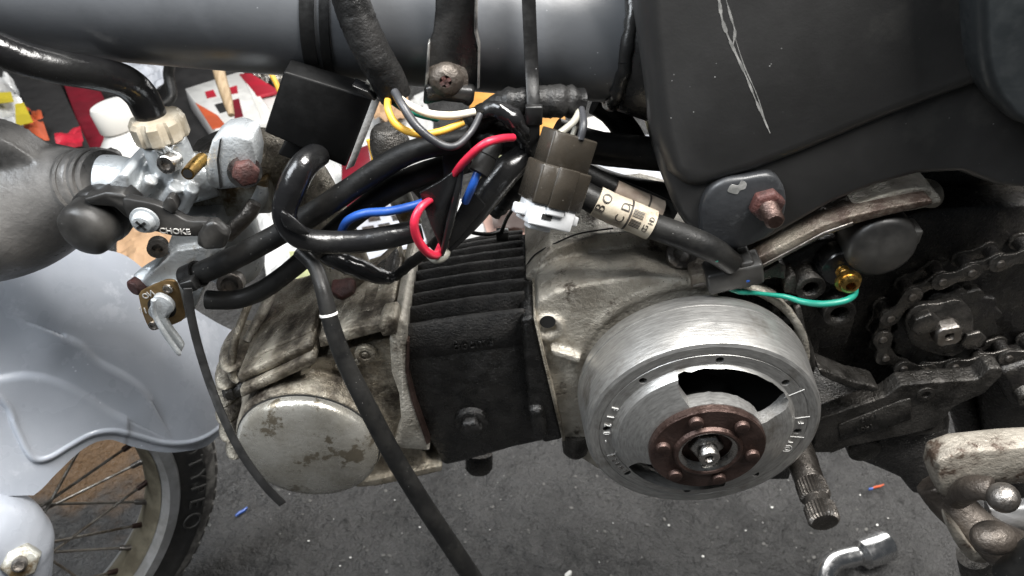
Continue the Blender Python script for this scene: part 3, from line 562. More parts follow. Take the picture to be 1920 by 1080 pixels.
# stamped marks
def mark(s, ang, r, size, reads_down=True, ext=.25, mat=m_stamp):
    c = FW(ang, r, -85.2); rad = (FW(ang, 1, 0)-FW(ang, 0, 0)).normalized(); tan = Vector((rad.z, 0, -rad.x))
    return text('stamped_mark', s, c, -tan if reads_down else tan, rad if not reads_down else rad*-1, size, mat, fly, ext, .8)
for i, s in enumerate('F120-'): mark(s, 289-i*7.2, 49, 5.2)
bm = B(); pts = [FW(t, r, -85.05) for t, r in ((227, 46.6), (233, 46.6), (240, 46.6), (247, 46.6), (247, 51.4), (240, 51.4), (233, 51.4), (227, 51.4))]; add_poly(bm, pts, Vector((0, -.22, 0))); obj('stamp_field', bm, m_fly, fly)
for i, s in enumerate('T28H7'): mark(s, 246-i*4.3, 49, 4.0, ext=.3, mat=m_dsteel)
for ang in (57, 79, 96): 
    bm = B(); d_ = FW(ang, 1, 0)-FW(ang, 0, 0); tn = Vector((d_.z, 0, -d_.x)); add_box(bm, FW(ang, 49, -85.1), d_*(4.6 if ang != 57 else 5.2), tn*.18, Vector((0, .12, 0))); obj('timing_line', bm, m_stamp, fly)
mark('F', 83.5, 49.6, 4.2); mark('T', 101, 48, 4.4)
for r in (1.2, 2.4):
    bm = B(); add_lathe(bm, FW(107, 48.6, -85.0), AY, [(0, r+.3), (.3, r+.2), (.3, r-.2), (0, r-.3)], 20, closed=True); obj('stamped_ring', bm, m_stamp, fly)
bm = B(); add_tube(bm, [FW(118, 46, -85.1), FW(128, 45.8, -85.1)], .6, 6); obj('timing_groove', bm, m_dark, fly)
# --- sprocket and its bolts
sp0 = P(1768, 612, -18)
bm = B(); n = 60; add_lathe(bm, sp0, AY, [(-3, 27), (3, 27)], n, lambda i, n, d: (1.0, 1.09, 1.12, 1.05)[i % 4]); spk = obj('sprocket', bm, m_oil, eng, bevel=.5)
bm = B(); add_prism(bm, catmull([(1700, 596), (1722, 574), (1760, 570), (1800, 564), (1824, 590), (1822, 640), (1790, 668), (1740, 660), (1706, 640)], 4, True), -26, -22); obj('lock_plate', bm, m_chain, spk, bevel=.8)
bm = B(); add_lathe(bm, P(1770, 616, -26), AY, [(0, 8), (6, 8), (7, 7.2), (7, 3), (4, 2), (4, 0)], 24, lambda i, n, d: 1 if (i//3) % 2 else .86); obj('output_shaft', bm, m_dsteel, spk)
hexobj('sprocket_bolt', P(1729, 598, -26), AY, 8.2, 6, m_chain, spk)
hexobj('sprocket_bolt', P(1822, 634, -26), AY, 7, 3, m_chain, spk)
# ================================================================== DRIVE CHAIN
ch = thing('drive_chain', 'greasy black roller chain wrapped around the dark sprocket', 'chain', P(1660, 700, -18))
pins = [(1990, 458), (1930, 474), (1872, 490), (1819, 507), (1764, 524), (1708, 552), (1667, 593), (1653, 632), (1658, 667), (1692, 687), (1736, 692), (1788, 684), (1839, 675), (1888, 667), (1940, 659), (1990, 650)]
def plate8(p1, p2, r, y, th):
    d = (p2-p1); L_ = d.length; d = d/L_; n = Vector((-d.z, 0, d.x)); o = []
    for t in range(-120, 121, 20): a = R(t); o.append(p2+(d*math.cos(a)+n*math.sin(a))*r)
    o.append((p1+p2)/2+n*r*.66)
    for t in range(60, 301, 20): a = R(t); o.append(p1+(d*math.cos(a)+n*math.sin(a))*r)
    o.append((p1+p2)/2-n*r*.66)
    bm = B(); add_poly(bm, [Vector((p.x, y, p.z)) for p in o], Vector((0, th, 0))); return bm
yc = -24
PP = [P(x, y, yc) for x, y in pins]
for i in range(len(PP)-1):
    outer = i % 2 == 1
    for side in (0, 1):
        y = (yc-(2.2 if outer else 0)) if side == 0 else (yc+10+(2.2 if outer else 0))
        obj('link_plate', plate8(PP[i], PP[i+1], 5.6 if outer else 5.2, y, 1.7), m_chain, ch, bevel=.35, seg=2)
for p in PP:
    bm = B(); add_lathe(bm, Vector((p.x, yc-3.2, p.z)), Vector((0, 1, 0)), [(0, 0), (0, 1.7), (.4, 2.2), (17, 2.2), (17.4, 0)], 16); obj('link_pin', bm, m_dsteel, ch)
    bm = B(); add_lathe(bm, Vector((p.x, yc+2, p.z)), Vector((0, 1, 0)), [(0, 3.8), (7.6, 3.8)], 16); obj('roller', bm, m_oil, ch)
# ================================================================== CARBURETTOR
cb_ = thing('carburettor', 'silver grey carburettor with black choke lever and brass fuel tap plate', 'carburettor', P(330, 620, -20))
bm = B()
q, r = path([(196, 342, -18, 52), (225, 342, -18, 50), (250, 346, -20, 46), (300, 346, -20, 44), (350, 340, -20, 42), (395, 326, -16, 44)]); add_tube(bm, q, r, 24)
q, r = path([(338, 350, -20, 44), (322, 300, -20, 42), (306, 262, -20, 41)], 4); add_tube(bm, q, r, 24)
for a, b_ in (((255, 385, -30), (285, 335, -34)), ((300, 388, -30), (330, 350, -34)), ((340, 392, -28), (362, 352, -32))):
    q, r = path([a+(15,), b_+(13,)]); add_tube(bm, q, r, 14)
add_prism(bm, [(205, 345), (225, 325), (240, 330), (240, 380), (210, 395)], -40, -10)
body_c = obj('carburettor_body', bm, m_zinc, cb_, remesh=.8, smooth=4, sharp=180)
bm = B(); add_lathe(bm, P(317, 305, -33), Vector((-.1, -1, .15)), [(-4, 5), (3, 4.6), (3.6, 4), (3.6, 2.6), (1.6, 2.4), (1.6, 0)], 24); obj('vent_plug', bm, m_steel, body_c)
text('cast_mark', 'NX', P(312, 285, -30.9), X_+Z_*.15, Z_, 7, m_zinc, body_c, .5)
bm = B(); pr = [(0, 11.6), (1, 12.4), (9, 12.4), (11, 11), (11.6, 8.5)]; tA = P(306, 258, -20); tD = (P(289, 215, -20)-tA).normalized()
add_lathe(bm, tA, tD, pr, 64, lambda i, n, d: 1.03 if i % 8 < 5 else .93); capn = obj('ribbed_top_nut', bm, m_nylon, cb_, sharp=35, label='cream ribbed nylon top nut')
# stained rear half, brass overflow tube, flange
bm = B(); q, r = path([(345, 330, -10, 46), (385, 322, -10, 40), (420, 315, -8, 40)]); add_tube(bm, q, r, 22); add_prism(bm, [(340, 370), (420, 360), (500, 335), (510, 400), (400, 410), (350, 400)], -14, 20)
obj('stained_throat', bm, m_zincs, cb_, remesh=.9, smooth=4, sharp=180)
bm = B(); q, r = path([(380, 298, -30, 13), (368, 308, -36, 13), (352, 326, -46, 12.5)]); add_tube(bm, q, r, 16); bt = obj('brass_tube', bm, m_brass, cb_)
bm = B(); d_ = (q[-1]-q[-2]).normalized(); add_lathe(bm, q[-1]+d_*.05, d_, [(0, 2.2), (.1, 2.2)], 16); obj('tube_bore_shade', bm, m_dark, bt)  # near-black disc stands for the shade inside the tube
fl = [(384, 338), (386, 300), (396, 266), (412, 254), (440, 250), (470, 262), (478, 300), (474, 340), (450, 354), (412, 358), (392, 352)]
bm = B(); add_prism(bm, fl, -38, -20); flo = obj('intake_flange', bm, m_zinc, cb_, bevel=3, seg=3)
bm = B(); add_prism(bm, [(412, 262), (415, 260), (410, 300), (416, 352), (412, 354), (406, 300)], -38.5, -20); obj('flange_gasket', bm, m_dark, flo)
hexobj('flange_bolt', P(460, 320, -38), Vector((.35, -.9, .15)), 6.4, 6, m_rustbolt, cb_, label='rusty brown flange bolt')
bm = B(); add_lathe(bm, P(459, 322, -38), Vector((.35, -.9, .15)), [(-1, 7.8), (.5, 7.8)], 24); obj('bolt_washer', bm, m_steel, cb_)
bm = B(); ribbon(bm, [(360, 282, 0), (400, 264, 0), (440, 252, 0)], (0, 1, 0), 22, 1.2); obj('flange_shim', bm, m_dsteel, cb_)
# float bowl and lower body
bm = B(); q, r = path([(400, 385, 0, 62), (418, 430, 0, 64), (438, 490, 0, 58), (446, 515, 0, 40)], 5); add_tube(bm, q, r, 28)
add_prism(bm, [(285, 510), (330, 470), (385, 462), (392, 520), (360, 590), (345, 600), (290, 545), (262, 530)], -34, -8)
add_prism(bm, [(330, 420), (400, 415), (420, 470), (360, 500), (310, 470)], -30, 0)
q, r = path([(262, 528, -30, 18), (290, 512, -26, 22), (320, 500, -22, 26)]); add_tube(bm, q, r, 14)
bowl = obj('float_bowl', bm, m_zinc, cb_, remesh=.9, smooth=4, sharp=180)
bm = B(); c = P(434, 530, -20); add_lathe(bm, c, Vector((.1, -1, .3)), [(-3, 7), (4, 7), (4.5, 6), (4.5, 4.6), (2, 4.4), (2, 0)], 24); obj('bowl_screw', bm, m_dsteel, bowl)
bm = B(); c = P(255, 537, -34); add_lathe(bm, c, Vector((-.5, -1, 0)), [(-4, 4.6), (1.5, 4.6), (2.4, 3.6), (2.6, 0)], 20); obj('rusty_screw', bm, m_rustbolt, cb_)
q, r = path([(470, 400, -10, 13), (488, 370, -14, 14), (492, 350, -14, 10)]); bm = B(); add_tube(bm, q, r, 12); obj('bowl_vent', bm, m_zinc, cb_)
bm = B(); q, r = path([(425, 440, -24, 16), (462, 405, -24, 15), (478, 380, -22, 13)]); add_tube(bm, q, r, 12); obj('bowl_rib', bm, m_dsteel, cb_)
bm = B(); c = P(296, 463, -30); add_lathe(bm, c, Vector((.3, -1, .2)), [(-3, 5), (3, 5), (3, 2.6), (0, 2.6), (0, 0)], 20); obj('jet_screw', bm, m_dsteel, cb_)
# fuel tap: brass plate with lever
yT = -42
tp = catmull([(262, 566), (263, 548), (300, 530), (318, 526), (332, 534), (343, 578), (345, 598), (322, 610), (296, 618), (282, 618), (270, 596)], 3, True)
bm = B(); add_prism(bm, tp, yT, yT+1.6); plate = obj('brass_tap_plate', bm, m_brassplate, cb_, bevel=.3, label='brass plate stamped around the fuel tap')
bm = B(); add_prism(bm, [(268, 570), (275, 545), (320, 535), (335, 550), (340, 590), (320, 606), (285, 610)], yT+1.8, -20); obj('tap_block', bm, m_zinc, cb_, bevel=2)
ctr = P(304, 576, yT)
bm = B(); add_lathe(bm, ctr, AY, [(-.5, 7.2), (.35, 7.2), (.4, 0)], 28); obj('tap_hole_shade', bm, m_dark, plate)  # near-black disc in place of the shaded hole round the lever
for (x, y) in ((315, 541), (288, 610)):
    bm = B(); add_lathe(bm, P(x, y, yT), AY, [(0, 2.8), (.9, 2.6), (.9, 1.8), (.2, 1.7), (.2, 0)], 18); obj('tap_rivet', bm, m_steel, plate)
text('stamped_word', 'ON', P(277, 552, yT-.2), P(290, 547, yT)-P(270, 557, yT), Z_*-1, 4.5, m_stamp, plate, .25)
text('stamped_word', '11', P(268, 583, yT-.2), X_, Z_, 5, m_stamp, plate, .2)
bm = B(); add_prism(bm, catmull([(286, 560), (300, 556), (318, 566), (326, 580), (318, 590), (310, 596), (318, 615), (340, 645), (342, 655), (336, 664), (328, 660), (308, 636), (294, 612), (286, 590)], 3, True), yT-7, yT-3.5); lv = obj('tap_lever', bm, m_zinc, cb_, bevel=1, seg=3, label='silver fuel tap lever')
bm = B(); q, r = path([(288, 562, yT-8, 5), (290, 590, yT-8, 5), (306, 620, yT-9, 5), (332, 658, yT-9.5, 5.5), (338, 662, yT-9, 4)]); add_tube(bm, q, r, 10); obj('lever_edge', bm, m_zinc, lv)
bm = B(); add_lathe(bm, ctr, AY, [(0, 5.2), (5, 5.2)], 24); obj('lever_stem', bm, m_zinc, lv)
# knob and choke lever
kc = P(186, 408, -38); kd = Vector((-.22, -1, -.05)).normalized()
bm = B(); add_lathe(bm, kc, kd, [(-9, 13.6), (-3, 14.4), (0, 14.2), (1, 13.2), (9, 13.4), (12.5, 12.8), (14.4, 11), (15.6, 8), (16.1, 4), (16.2, 0)], 44); kn = obj('black_knob', bm, m_dustrub, cb_, sharp=45, label='round black rubber capped knob')
bm = B(); add_prism(bm, [(152, 374), (196, 362), (232, 366), (256, 390), (252, 420), (234, 408), (214, 390), (170, 386)], -47, -36); obj('knob_collar', bm, m_dustrub, kn, bevel=1.5)
yL = -52
bm = B(); add_prism(bm, catmull([(228, 376), (252, 376), (290, 384), (320, 398), (350, 414), (385, 416), (400, 424), (398, 446), (370, 444), (330, 444), (296, 436), (268, 430), (246, 422)], 3, True), yL, yL+5); cl = obj('choke_lever', bm, m_dustrub, cb_, bevel=.8)
bm = B(); add_prism(bm, [(384, 420), (402, 418), (418, 432), (429, 442), (420, 468), (384, 470), (367, 460), (370, 440)], yL-2.5, yL+4); obj('lever_tab', bm, m_dustrub, cl, bevel=1.6, seg=2)
bm = B(); add_prism(bm, catmull([(304, 388), (312, 372), (324, 374), (332, 392), (322, 400)], 3, True), yL-.5, yL+5); obj('lever_lug', bm, m_dustrub, cl, bevel=1)
text('raised_word', 'CHOKE', P(328, 434, yL-.25), P(345, 434, yL)-P(300, 432, yL), Z_, 4.2, m_pot, cl, .35)
c = P(272, 412, yL); bm = B(); add_lathe(bm, c, AY, [(0, 6.6), (1, 6.6), (1.2, 5.2), (3.4, 5), (4.6, 4), (5, 2), (5, 0)], 28); cs = obj('lever_screw', bm, m_zinc, cb_)
for a in (.6, .6+math.pi/2):
    bm = B(); add_box(bm, c+AY*5, (X_*math.cos(a)+Z_*math.sin(a))*2.8, (Z_*math.cos(a)-X_*math.sin(a))*.6, AY*.25); obj('cross_slot', bm, m_dark, cs)
# intake pipe between carburettor and head
bm = B(); q, r = path([(440, 300, -4, 52), (500, 290, 4, 50), (556, 320, 10, 48), (600, 390, 10, 46), (640, 480, 4, 46), (662, 550, -2, 48)]); add_tube(bm, q, r, 24); obj('intake_pipe', bm, m_head, label='dull cast intake pipe curving from carburettor down to engine head', cat='pipe', sharp=60)
# ================================================================== AIR INTAKE BOOT
ab = thing('air_intake_boot', 'big dusty black plastic air intake elbow clamped to the carburettor', 'intake boot', P(60, 520, 0))
bm = B()
q, r = path([(-160, 404, 4, 140), (-60, 398, 4, 138), (10, 388, 4, 132), (70, 372, 2, 116), (115, 356, -4, 88), (150, 345, -10, 68), (178, 338, -14, 60)], 6); add_tube(bm, q, r, 40)
add_prism(bm, catmull([(-80, 244), (0, 262), (60, 298), (110, 326), (145, 320), (180, 306), (205, 318), (200, 334), (150, 336), (80, 338), (0, 320), (-80, 300)], 3, True), -14, 4)
obj('boot_body', bm, m_boot, ab, remesh=1.4, smooth=8, sharp=180)
ax_ = (P(200, 338, -18)-P(150, 345, -10)).normalized()
for (x, y, w_, rr) in ((158, 342, 4, 63), (184, 338, 6, 61), (197, 337, 5, 58)):
    c = P(x, y, -13); k = mmpx(c); bm = B(); add_lathe(bm, c, ax_, [(-w_/2, rr*k-1), (-w_/2+1, rr*k), (w_/2-1, rr*k), (w_/2, rr*k-1)], 40); obj('boot_ring', bm, m_boot, ab)
bm = B(); add_box(bm, P(206, 372, -30), Vector((3, 0, 1)), Vector((0, 3, 0)), Vector((-1, 0, 3.2))); obj('clamp_clip', bm, m_steel, ab, bevel=.5)
# throttle cable with its boot
tc_ = thing('throttle_cable', 'thick black throttle cable bending down into the ribbed cream nut', 'cable', P(285, 215, -20))
bm = B(); q, r = path([(-120, 70, -55, 34), (-20, 88, -50, 33), (50, 112, -46, 33), (120, 128, -40, 32), (180, 138, -32, 31), (232, 152, -24, 31), (262, 176, -20, 30), (278, 205, -20, 29), (286, 222, -20, 28)]); add_tube(bm, q, r, 20); obj('cable_sheath', bm, m_vinyl, tc_)
for f, rr in ((0, 33), (9, 36)):
    c = P(284, 214, -20)-tD*(4-f*.45-3); k = mmpx(c); bm = B(); add_lathe(bm, c-tD*3+tD*(-f*.35), tD, [(-2, rr*k-1.4), (-.8, rr*k), (.8, rr*k), (2, rr*k-1.4)], 28); obj('boot_ring', bm, m_rubber, tc_)
# ================================================================== MUDGUARD, WHEEL, FORK
wc = Vector((-432, -10, -556)); phi = R(45); ef = Vector((-math.cos(phi), -math.sin(phi), 0)); wn = Vector((math.sin(phi), -math.cos(phi), 0))
mg = thing('front_mudguard', 'smooth pale grey plastic mudguard with wavy rolled lower edge', 'mudguard', wc+wn*70)
gn = (wn+Z_*.34).normalized(); gp = PL(250, 835, wc+wn*92, wn)
topb = [(-140, 330), (60, 440), (160, 468), (240, 482), (300, 528), (360, 575), (430, 618), (500, 650)]
botb = [(-140, 935), (40, 930), (70, 925), (110, 885), (160, 840), (205, 824), (250, 838), (300, 848), (340, 848), (390, 838), (430, 812), (500, 780)]
def itp(tab, x):
    for (a, b_), (c, d) in zip(tab, tab[1:]):
        if a <= x <= c: return b_+(d-b_)*(x-a)/(c-a)
    return tab[-1][1]
tb = [tuple(t) for t in catmull(topb, 6)]; bb = [tuple(t) for t in catmull(botb, 8)]
def seg_d(px, py, pl):
    best = 1e9; sg = 1
    for (a, b_), (c, d) in zip(pl, pl[1:]):
        vx, vy = c-a, d-b_; t = max(0, min(1, ((px-a)*vx+(py-b_)*vy)/(vx*vx+vy*vy))); ex, ey = px-a-t*vx, py-b_-t*vy; dd = ex*ex+ey*ey
        if dd < best: best = dd; sg = 1 if vx*(py-b_)-vy*(px-a) > 0 else -1
    return math.sqrt(best), sg
lip = [tuple(t) for t in catmull([(-140, 640), (0, 745), (28, 800), (50, 845), (68, 861), (95, 856), (130, 835), (170, 813), (210, 806), (250, 815), (300, 829), (340, 831), (380, 822), (430, 796), (500, 755)], 4)]
cr1 = [tuple(t) for t in catmull([(-140, 740), (0, 708), (60, 703), (110, 716), (160, 742), (200, 768), (236, 786)], 4)]
cr2 = [tuple(t) for t in catmull([(120, 632), (150, 646), (180, 676), (225, 700), (262, 726), (277, 748)], 4)]
def sst(x): x = max(0, min(1, x)); return x*x*(3-2*x)
bm = B(); nx, ny = 240, 170; rows = []
for i in range(nx+1):
    px = -130+i*(620/nx); t0, t1 = itp(tb, px), itp(bb, px); col = []
    for j in range(ny+1):
        py = t0+(t1-t0)*j/ny
        d, sg = seg_d(px, py, lip); h = 0
        h += 4*sst((d*(-sg)+4)/8) - 2                       # raised field above the lip line
        h += 2.6*math.exp(-(d/4)**2)
        d1, s1 = seg_d(px, py, cr1); h += (.5*math.exp(-(d1/6)**2)+2.2*sst((d1*s1+9)/18)*math.exp(-(d1/60)**2))*(1 if px < 236 else .4)
        d2, s2 = seg_d(px, py, cr2); h += .5*math.exp(-(d2/7)**2)+2.2*sst((d2*s2+9)/18)*math.exp(-(d2/60)**2)
        h -= 22*(sst((t0+150-py)/220))                          # curls back at the top
        h -= 18*sst((px-330)/160)**2
        col.append(bm.verts.new(PL(px, py, gp, gn)+gn*h))
    rows.append(col)
for i in range(nx):
    for j in range(ny): bm.faces.new((rows[i][j], rows[i+1][j], rows[i+1][j+1], rows[i][j+1]))
obj('mudguard_sheet', bm, m_fender, mg, solid=2.2, sharp=70)
# wheel
wh = thing('front_wheel_assembly', 'spoked front wheel with dull rim and worn lettered tyre', 'wheel', wc-Vector((0, 0, 212)))
def WL(prof, n=120, closed=True):
    bm = B(); add_lathe(bm, wc, wn, prof, n, closed=closed); return bm
rimo = obj('rim', WL([(1, 171), (3.5, 169), (3, 160), (-6, 156), (-12, 153), (-18, 149.5), (-26, 149.5), (-33, 153), (-39, 157), (-46, 161), (-47, 168), (-45, 170), (-40, 163), (-23, 155), (-5, 163)]), m_rim, wh, sharp=30)
tyre = obj('tyre', WL([(-3, 167), (-1, 176), (2, 188), (1.6, 198), (-1, 205), (-3, 208), (-8, 212), (-23, 214), (-38, 212), (-48, 208), (-52, 203), (-55, 190), (-52, 176), (-46, 168), (-23, 166)]), m_tyre, wh, sharp=50)
for k in range(80):   # tread blocks
    a = 2*math.pi*k/80
    for d0, d1, r_ in ((-1.5, -10, 209), (-13, -34, 213.6)):
        bm = B(); u = ef*math.cos(a)+Z_*math.sin(a); t = ef*-math.sin(a)+Z_*math.cos(a)
        if u.x < -.2: bm.free(); continue
        add_box(bm, wc+u*(r_-1)+wn*((d0+d1)/2), u*random.uniform(1.2, 1.9), t*random.uniform(5.8, 7.2), wn*(abs(d0-d1)/2)); obj('tread_block', bm, m_tread, tyre, bevel=.6, seg=1)
def pxy(p):
    q = p-O; return 540-FPX*(q.y*SP+q.z*CP)/(q.y*CP-q.z*SP)
def rim_dir(a): return ef*math.cos(R(a))+Z_*math.sin(R(a))
def ang_for(py, r=187): return min((abs(pxy(wc+rim_dir(a)*r+wn*2)-py), a) for a in [130+.25*i for i in range(400)])[1]
for s, py in zip('DTYPE', (842, 867, 893, 918, 943)):
    u = rim_dir(ang_for(py)); xd = wn.cross(u); xd = xd if xd.z < 0 else -xd
    text('tyre_letter', s, wc+u*187+wn*2.2, xd, u, 21, m_letter, tyre, 1.3, 1.0)
u = rim_dir(ang_for(976)); bm = B(); add_lathe(bm, wc+u*187+wn*2, wn, [(0, 9.5), (1, 9), (1, 7.6), (0, 7)], 28, closed=True); obj('tyre_mark', bm, m_letter, tyre)
hubo = obj('hub', WL([(8, 0), (8, 30), (6, 44), (3, 46), (-1, 46), (-3, 40), (-30, 36), (-44, 40), (-46, 46), (-50, 46), (-52, 0)], 48, False), m_dsteel, wh)
for k in range(36):
    a = 360*k/36+3; side = k % 2; off = 28 if (k//2) % 2 else -28
    u = ef*math.cos(R(a))+Z_*math.sin(R(a)); u2 = ef*math.cos(R(a+off))+Z_*math.sin(R(a+off))
    if u.x < .05: continue
    p1 = wc+u*152+wn*-22; p0 = wc+u2*43+wn*(2 if side else -48); d = (p0-p1).normalized()
    bm = B(); add_tube(bm, [p1, p0], 1.25, 8); so = obj('spoke', bm, m_spoke, wh)
    bm = B(); add_tube(bm, [p1-d*4, p1+d*12, p1+d*13], [2.9, 2.5, 1.8], 8); obj('nipple', bm, m_rust if side else m_dsteel, so)
obj('rim_well', WL([(-5.5, 155.6), (-12, 152.6), (-18, 149.2), (-26, 149.2), (-33, 152.6), (-39, 156.6), (-33, 153.5), (-26, 150), (-18, 150), (-12, 153.4)]), m_rimin, rimo, sharp=40)
obj('tread_band', WL([(1.9, 196), (1.7, 199), (-.6, 205.5), (-2.8, 208.5), (-8, 212.4), (-23, 214.4), (-38, 212.4), (-38, 211), (-23, 213), (-4, 207), (0, 200)]), m_tread, tyre, sharp=50)
# fork arm end
fk = thing('fork_arm', 'rounded pale grey fork arm end with a large hex nut', 'fork', wc+wn*95-Vector((0, 0, 60)))
def PW(px, py, off): return PL(px, py, wc+wn*off, wn)
bm = B(); q = [PW(-140, 975, 75), PW(-70, 985, 80), PW(-10, 1000, 84), PW(8, 1040, 84), PW(5, 1110, 80), PW(0, 1200, 74)]
k = mmpx(q[2]); add_tube(bm, [Vector(x) for x in catmull([list(p) for p in q], 5)], 82*k, 32); add_ball(bm, PW(8, 1022, 84), 84*k)
fko = obj('fork_cover', bm, m_fender, fk, remesh=2.2, smooth=8, sharp=180)
nc = PW(40, 1050, 84+80*k); nd = (Vector((.45, -.65, .6))).normalized()
hexobj('fork_nut', nc-nd*6, nd, 33*k, 14, m_zincs, fk, 1.0, label='dull silver hex nut')
bm = B(); add_lathe(bm, nc+nd*7, nd, [(0, 13*k), (8, 12*k), (10, 9*k), (10, 5*k), (9, 0)], 20); obj('fork_bolt_end', bm, m_dsteel, fk)
# ================================================================== IGNITION BOX
ib = thing('ignition_box', 'flat black ignition box with grey potted edge under the frame tube', 'electronics box', P(600, 300, -35))
bm = B(); add_prism(bm, [(532, 134), (702, 186), (648, 314), (495, 248)], -42, -28); obj('box_shell', bm, m_boxb, ib, bevel=1.0, seg=3)
bm = B(); add_prism(bm, [(697, 188), (716, 180), (664, 312), (648, 319)], -43.5, -36); obj('potting_edge', bm, m_pot, ib, bevel=.3)
bm = B(); add_prism(bm, [(660, 160), (690, 172), (704, 190), (690, 186)], -48, -40); obj('box_tab', bm, m_vinyl, ib, bevel=.4)
bm = B(); add_prism(bm, [(520, 290), (545, 250), (620, 290), (600, 320)], -34, -20); obj('box_mount', bm, m_boxb, ib, bevel=1)
# ================================================================== HARNESS
def taped(name, pts, mat, label, cat='wiring', n=18, lump=.08, wraps=0, k=10, group=None):
    q, r = path(pts, k); bm = B()
    r = [a*(1+lump*noise.noise(Vector((i*.55, len(pts)*3.1, 1)))) for i, a in enumerate(r)]
    add_tube(bm, q, r, n)
    for v in bm.verts: v.co += Vector((noise.noise(v.co*.25), noise.noise(v.co*.25+Vector((9, 0, 0))), noise.noise(v.co*.25+Vector((0, 9, 0)))))*lump*5
    return obj(name, bm, mat, sharp=60, label=label, cat=cat, group=group)
t = thing('taped_harness', 'tape wrapped black harness crossing the frame tube in front of the ignition box', 'wiring', P(735, 180, -40))
q, r = path([(640, -80, -34, 34), (655, -10, -37, 35), (676, 50, -40, 35), (702, 105, -42, 34), (728, 150, -42, 33), (742, 182, -42, 30)], 10)
bm = B(); add_tube(bm, q, [a*(1+.05*noise.noise(Vector((i*.7, 2, 0)))) for i, a in enumerate(r)], 22); obj('tape_sleeve', bm, m_tape, t, sharp=70)
t = thing('tube_tie', 'black strap band around the frame tube beside the taped harness', 'cable tie', P(600, 150, 0))
ctr_ = P(603, 19, 0); a_ = (a1-a0).normalized()
bm = B(); add_lathe(bm, ctr_, a_, [(-3, 30.2), (-3, 31.2), (3, 31.2), (3, 30.2)], 60, closed=True); obj('strap_band', bm, m_zip, t)
bm = B(); add_lathe(bm, ctr_+a_*7, a_, [(-2, 30.2), (-2, 30.8), (2, 30.8), (2, 30.2)], 60, closed=True); obj('strap_band', bm, m_zip, t)
t = thing('long_cable_tie', 'black cable tie strap hanging down the frame tube to the harness', 'cable tie', P(1000, 300, -40))
bm = B(); ribbon(bm, [(988, -120, -30), (990, -40, -35), (993, 40, -38), (997, 130, -42), (1000, 200, -50), (999, 260, -52), (994, 300, -44)], (1, 0, 0), 5.6, 1.4); obj('tie_strap', bm, m_zip, t, bevel=.3)
bm = B(); add_box(bm, P(1001, 215, -52), Vector((3.6, 0, 0)), Vector((0, 1.8, 0)), Vector((0, 0, 4.2))); obj('tie_head', bm, m_zip, t, bevel=.6)
taped('tape_bundle', [(880, 236, -36, 22), (915, 212, -40, 24), (950, 196, -42, 28), (1000, 192, -42, 30), (1050, 190, -40, 30), (1092, 192, -38, 26)], m_tape, 'crinkled black taped wire bundle running right below the frame tube', lump=.16)
taped('tape_bundle', [(890, 215, -46, 12), (930, 205, -50, 17), (962, 224, -52, 20), (985, 252, -48, 22), (1000, 276, -42, 22)], m_vinyl, 'short glossy black taped wire branch in front of the bundle', lump=.12)
taped('tape_bundle', [(820, 268, -30, 24), (870, 262, -32, 32), (930, 256, -34, 34), (985, 270, -34, 30), (1010, 290, -30, 24)], m_tape, 'dark taped wire bundle hidden behind the coloured wires', lump=.14)
bm = B(); add_prism(bm, [(838, 258), (875, 236), (884, 250), (880, 320), (862, 338), (832, 340), (828, 300)], -44, -38); obj('rubber_flap', bm, m_dustrub, label='worn black rubber flap hanging below the strap bracket', cat='rubber flap', bevel=1.2, seg=3)
# big hoses sweeping left
tubeobj('hose', [(880, 262, -46, 21), (800, 276, -46, 22), (740, 300, -46, 22), (660, 352, -46, 22), (580, 405, -46, 22), (500, 452, -46, 21), (430, 488, -44, 22), (372, 514, -42, 21)], m_rubber, n=20, label='upper thick black rubber hose running diagonally down to the carburettor', cat='hose', group='rubber hoses')
tubeobj('hose', [(885, 300, -36, 22), (820, 318, -38, 23), (750, 345, -40, 22), (680, 392, -40, 21), (610, 450, -40, 20), (545, 506, -40, 18), (490, 545, -40, 18), (440, 562, -40, 18), (388, 562, -40, 18)], m_rubber, n=20, label='lower black rubber hose ending beside the brass fuel tap plate', cat='hose', group='rubber hoses')
lp = thing('looped_sleeve', 'shiny black vinyl sleeve looped sharply below the ignition box', 'sleeve', P(580, 470, -56))
bm = B(); q, r = path([(598, 288, -40, 24), (570, 310, -50, 26), (548, 350, -56, 27), (534, 392, -60, 24), (540, 424, -62, 22), (566, 446, -62, 22), (610, 454, -60, 22), (670, 453, -58, 22), (730, 444, -56, 22), (790, 430, -52, 20)], 10); add_tube(bm, q, r, 20); obj('sleeve_tube', bm, m_vinyl, lp, sharp=70)
bm = B(); add_prism(bm, catmull([(526, 398), (540, 404), (566, 424), (580, 440), (556, 438), (532, 424)], 3, True), -68, -66); obj('sleeve_fold', bm, m_vinyl, lp, bevel=.5)
# cable hanging in front of the engine head
hc = thing('hanging_cable', 'long black cable hanging across the engine head down to the picture bottom', 'cable', P(890, 1085, -110))
bm = B(); q, r = path([(560, 470, -56, 13), (590, 500, -62, 14), (606, 545, -72, 15), (622, 610, -80, 16), (648, 680, -86, 17), (690, 765, -92, 18), (735, 850, -96, 18), (790, 940, -100, 18), (850, 1030, -103, 18), (930, 1150, -106, 18)], 10); add_tube(bm, q, r, 18); obj('cable_sheath', bm, m_rubber, hc, sharp=70)
i = 27; bm = B(); d = (q[i+1]-q[i-1]).normalized(); add_lathe(bm, q[i], d, [(-.6, r[i]), (-.5, r[i]+.35), (.5, r[i]+.35), (.6, r[i])], 24); obj('white_ring', bm, m_paper, hc, label='thin pale ring on cable')
zt = thing('long_tie_tail', 'cable tie tail curving from the hose clamp down past the round head cap', 'cable tie', P(525, 945, -90))
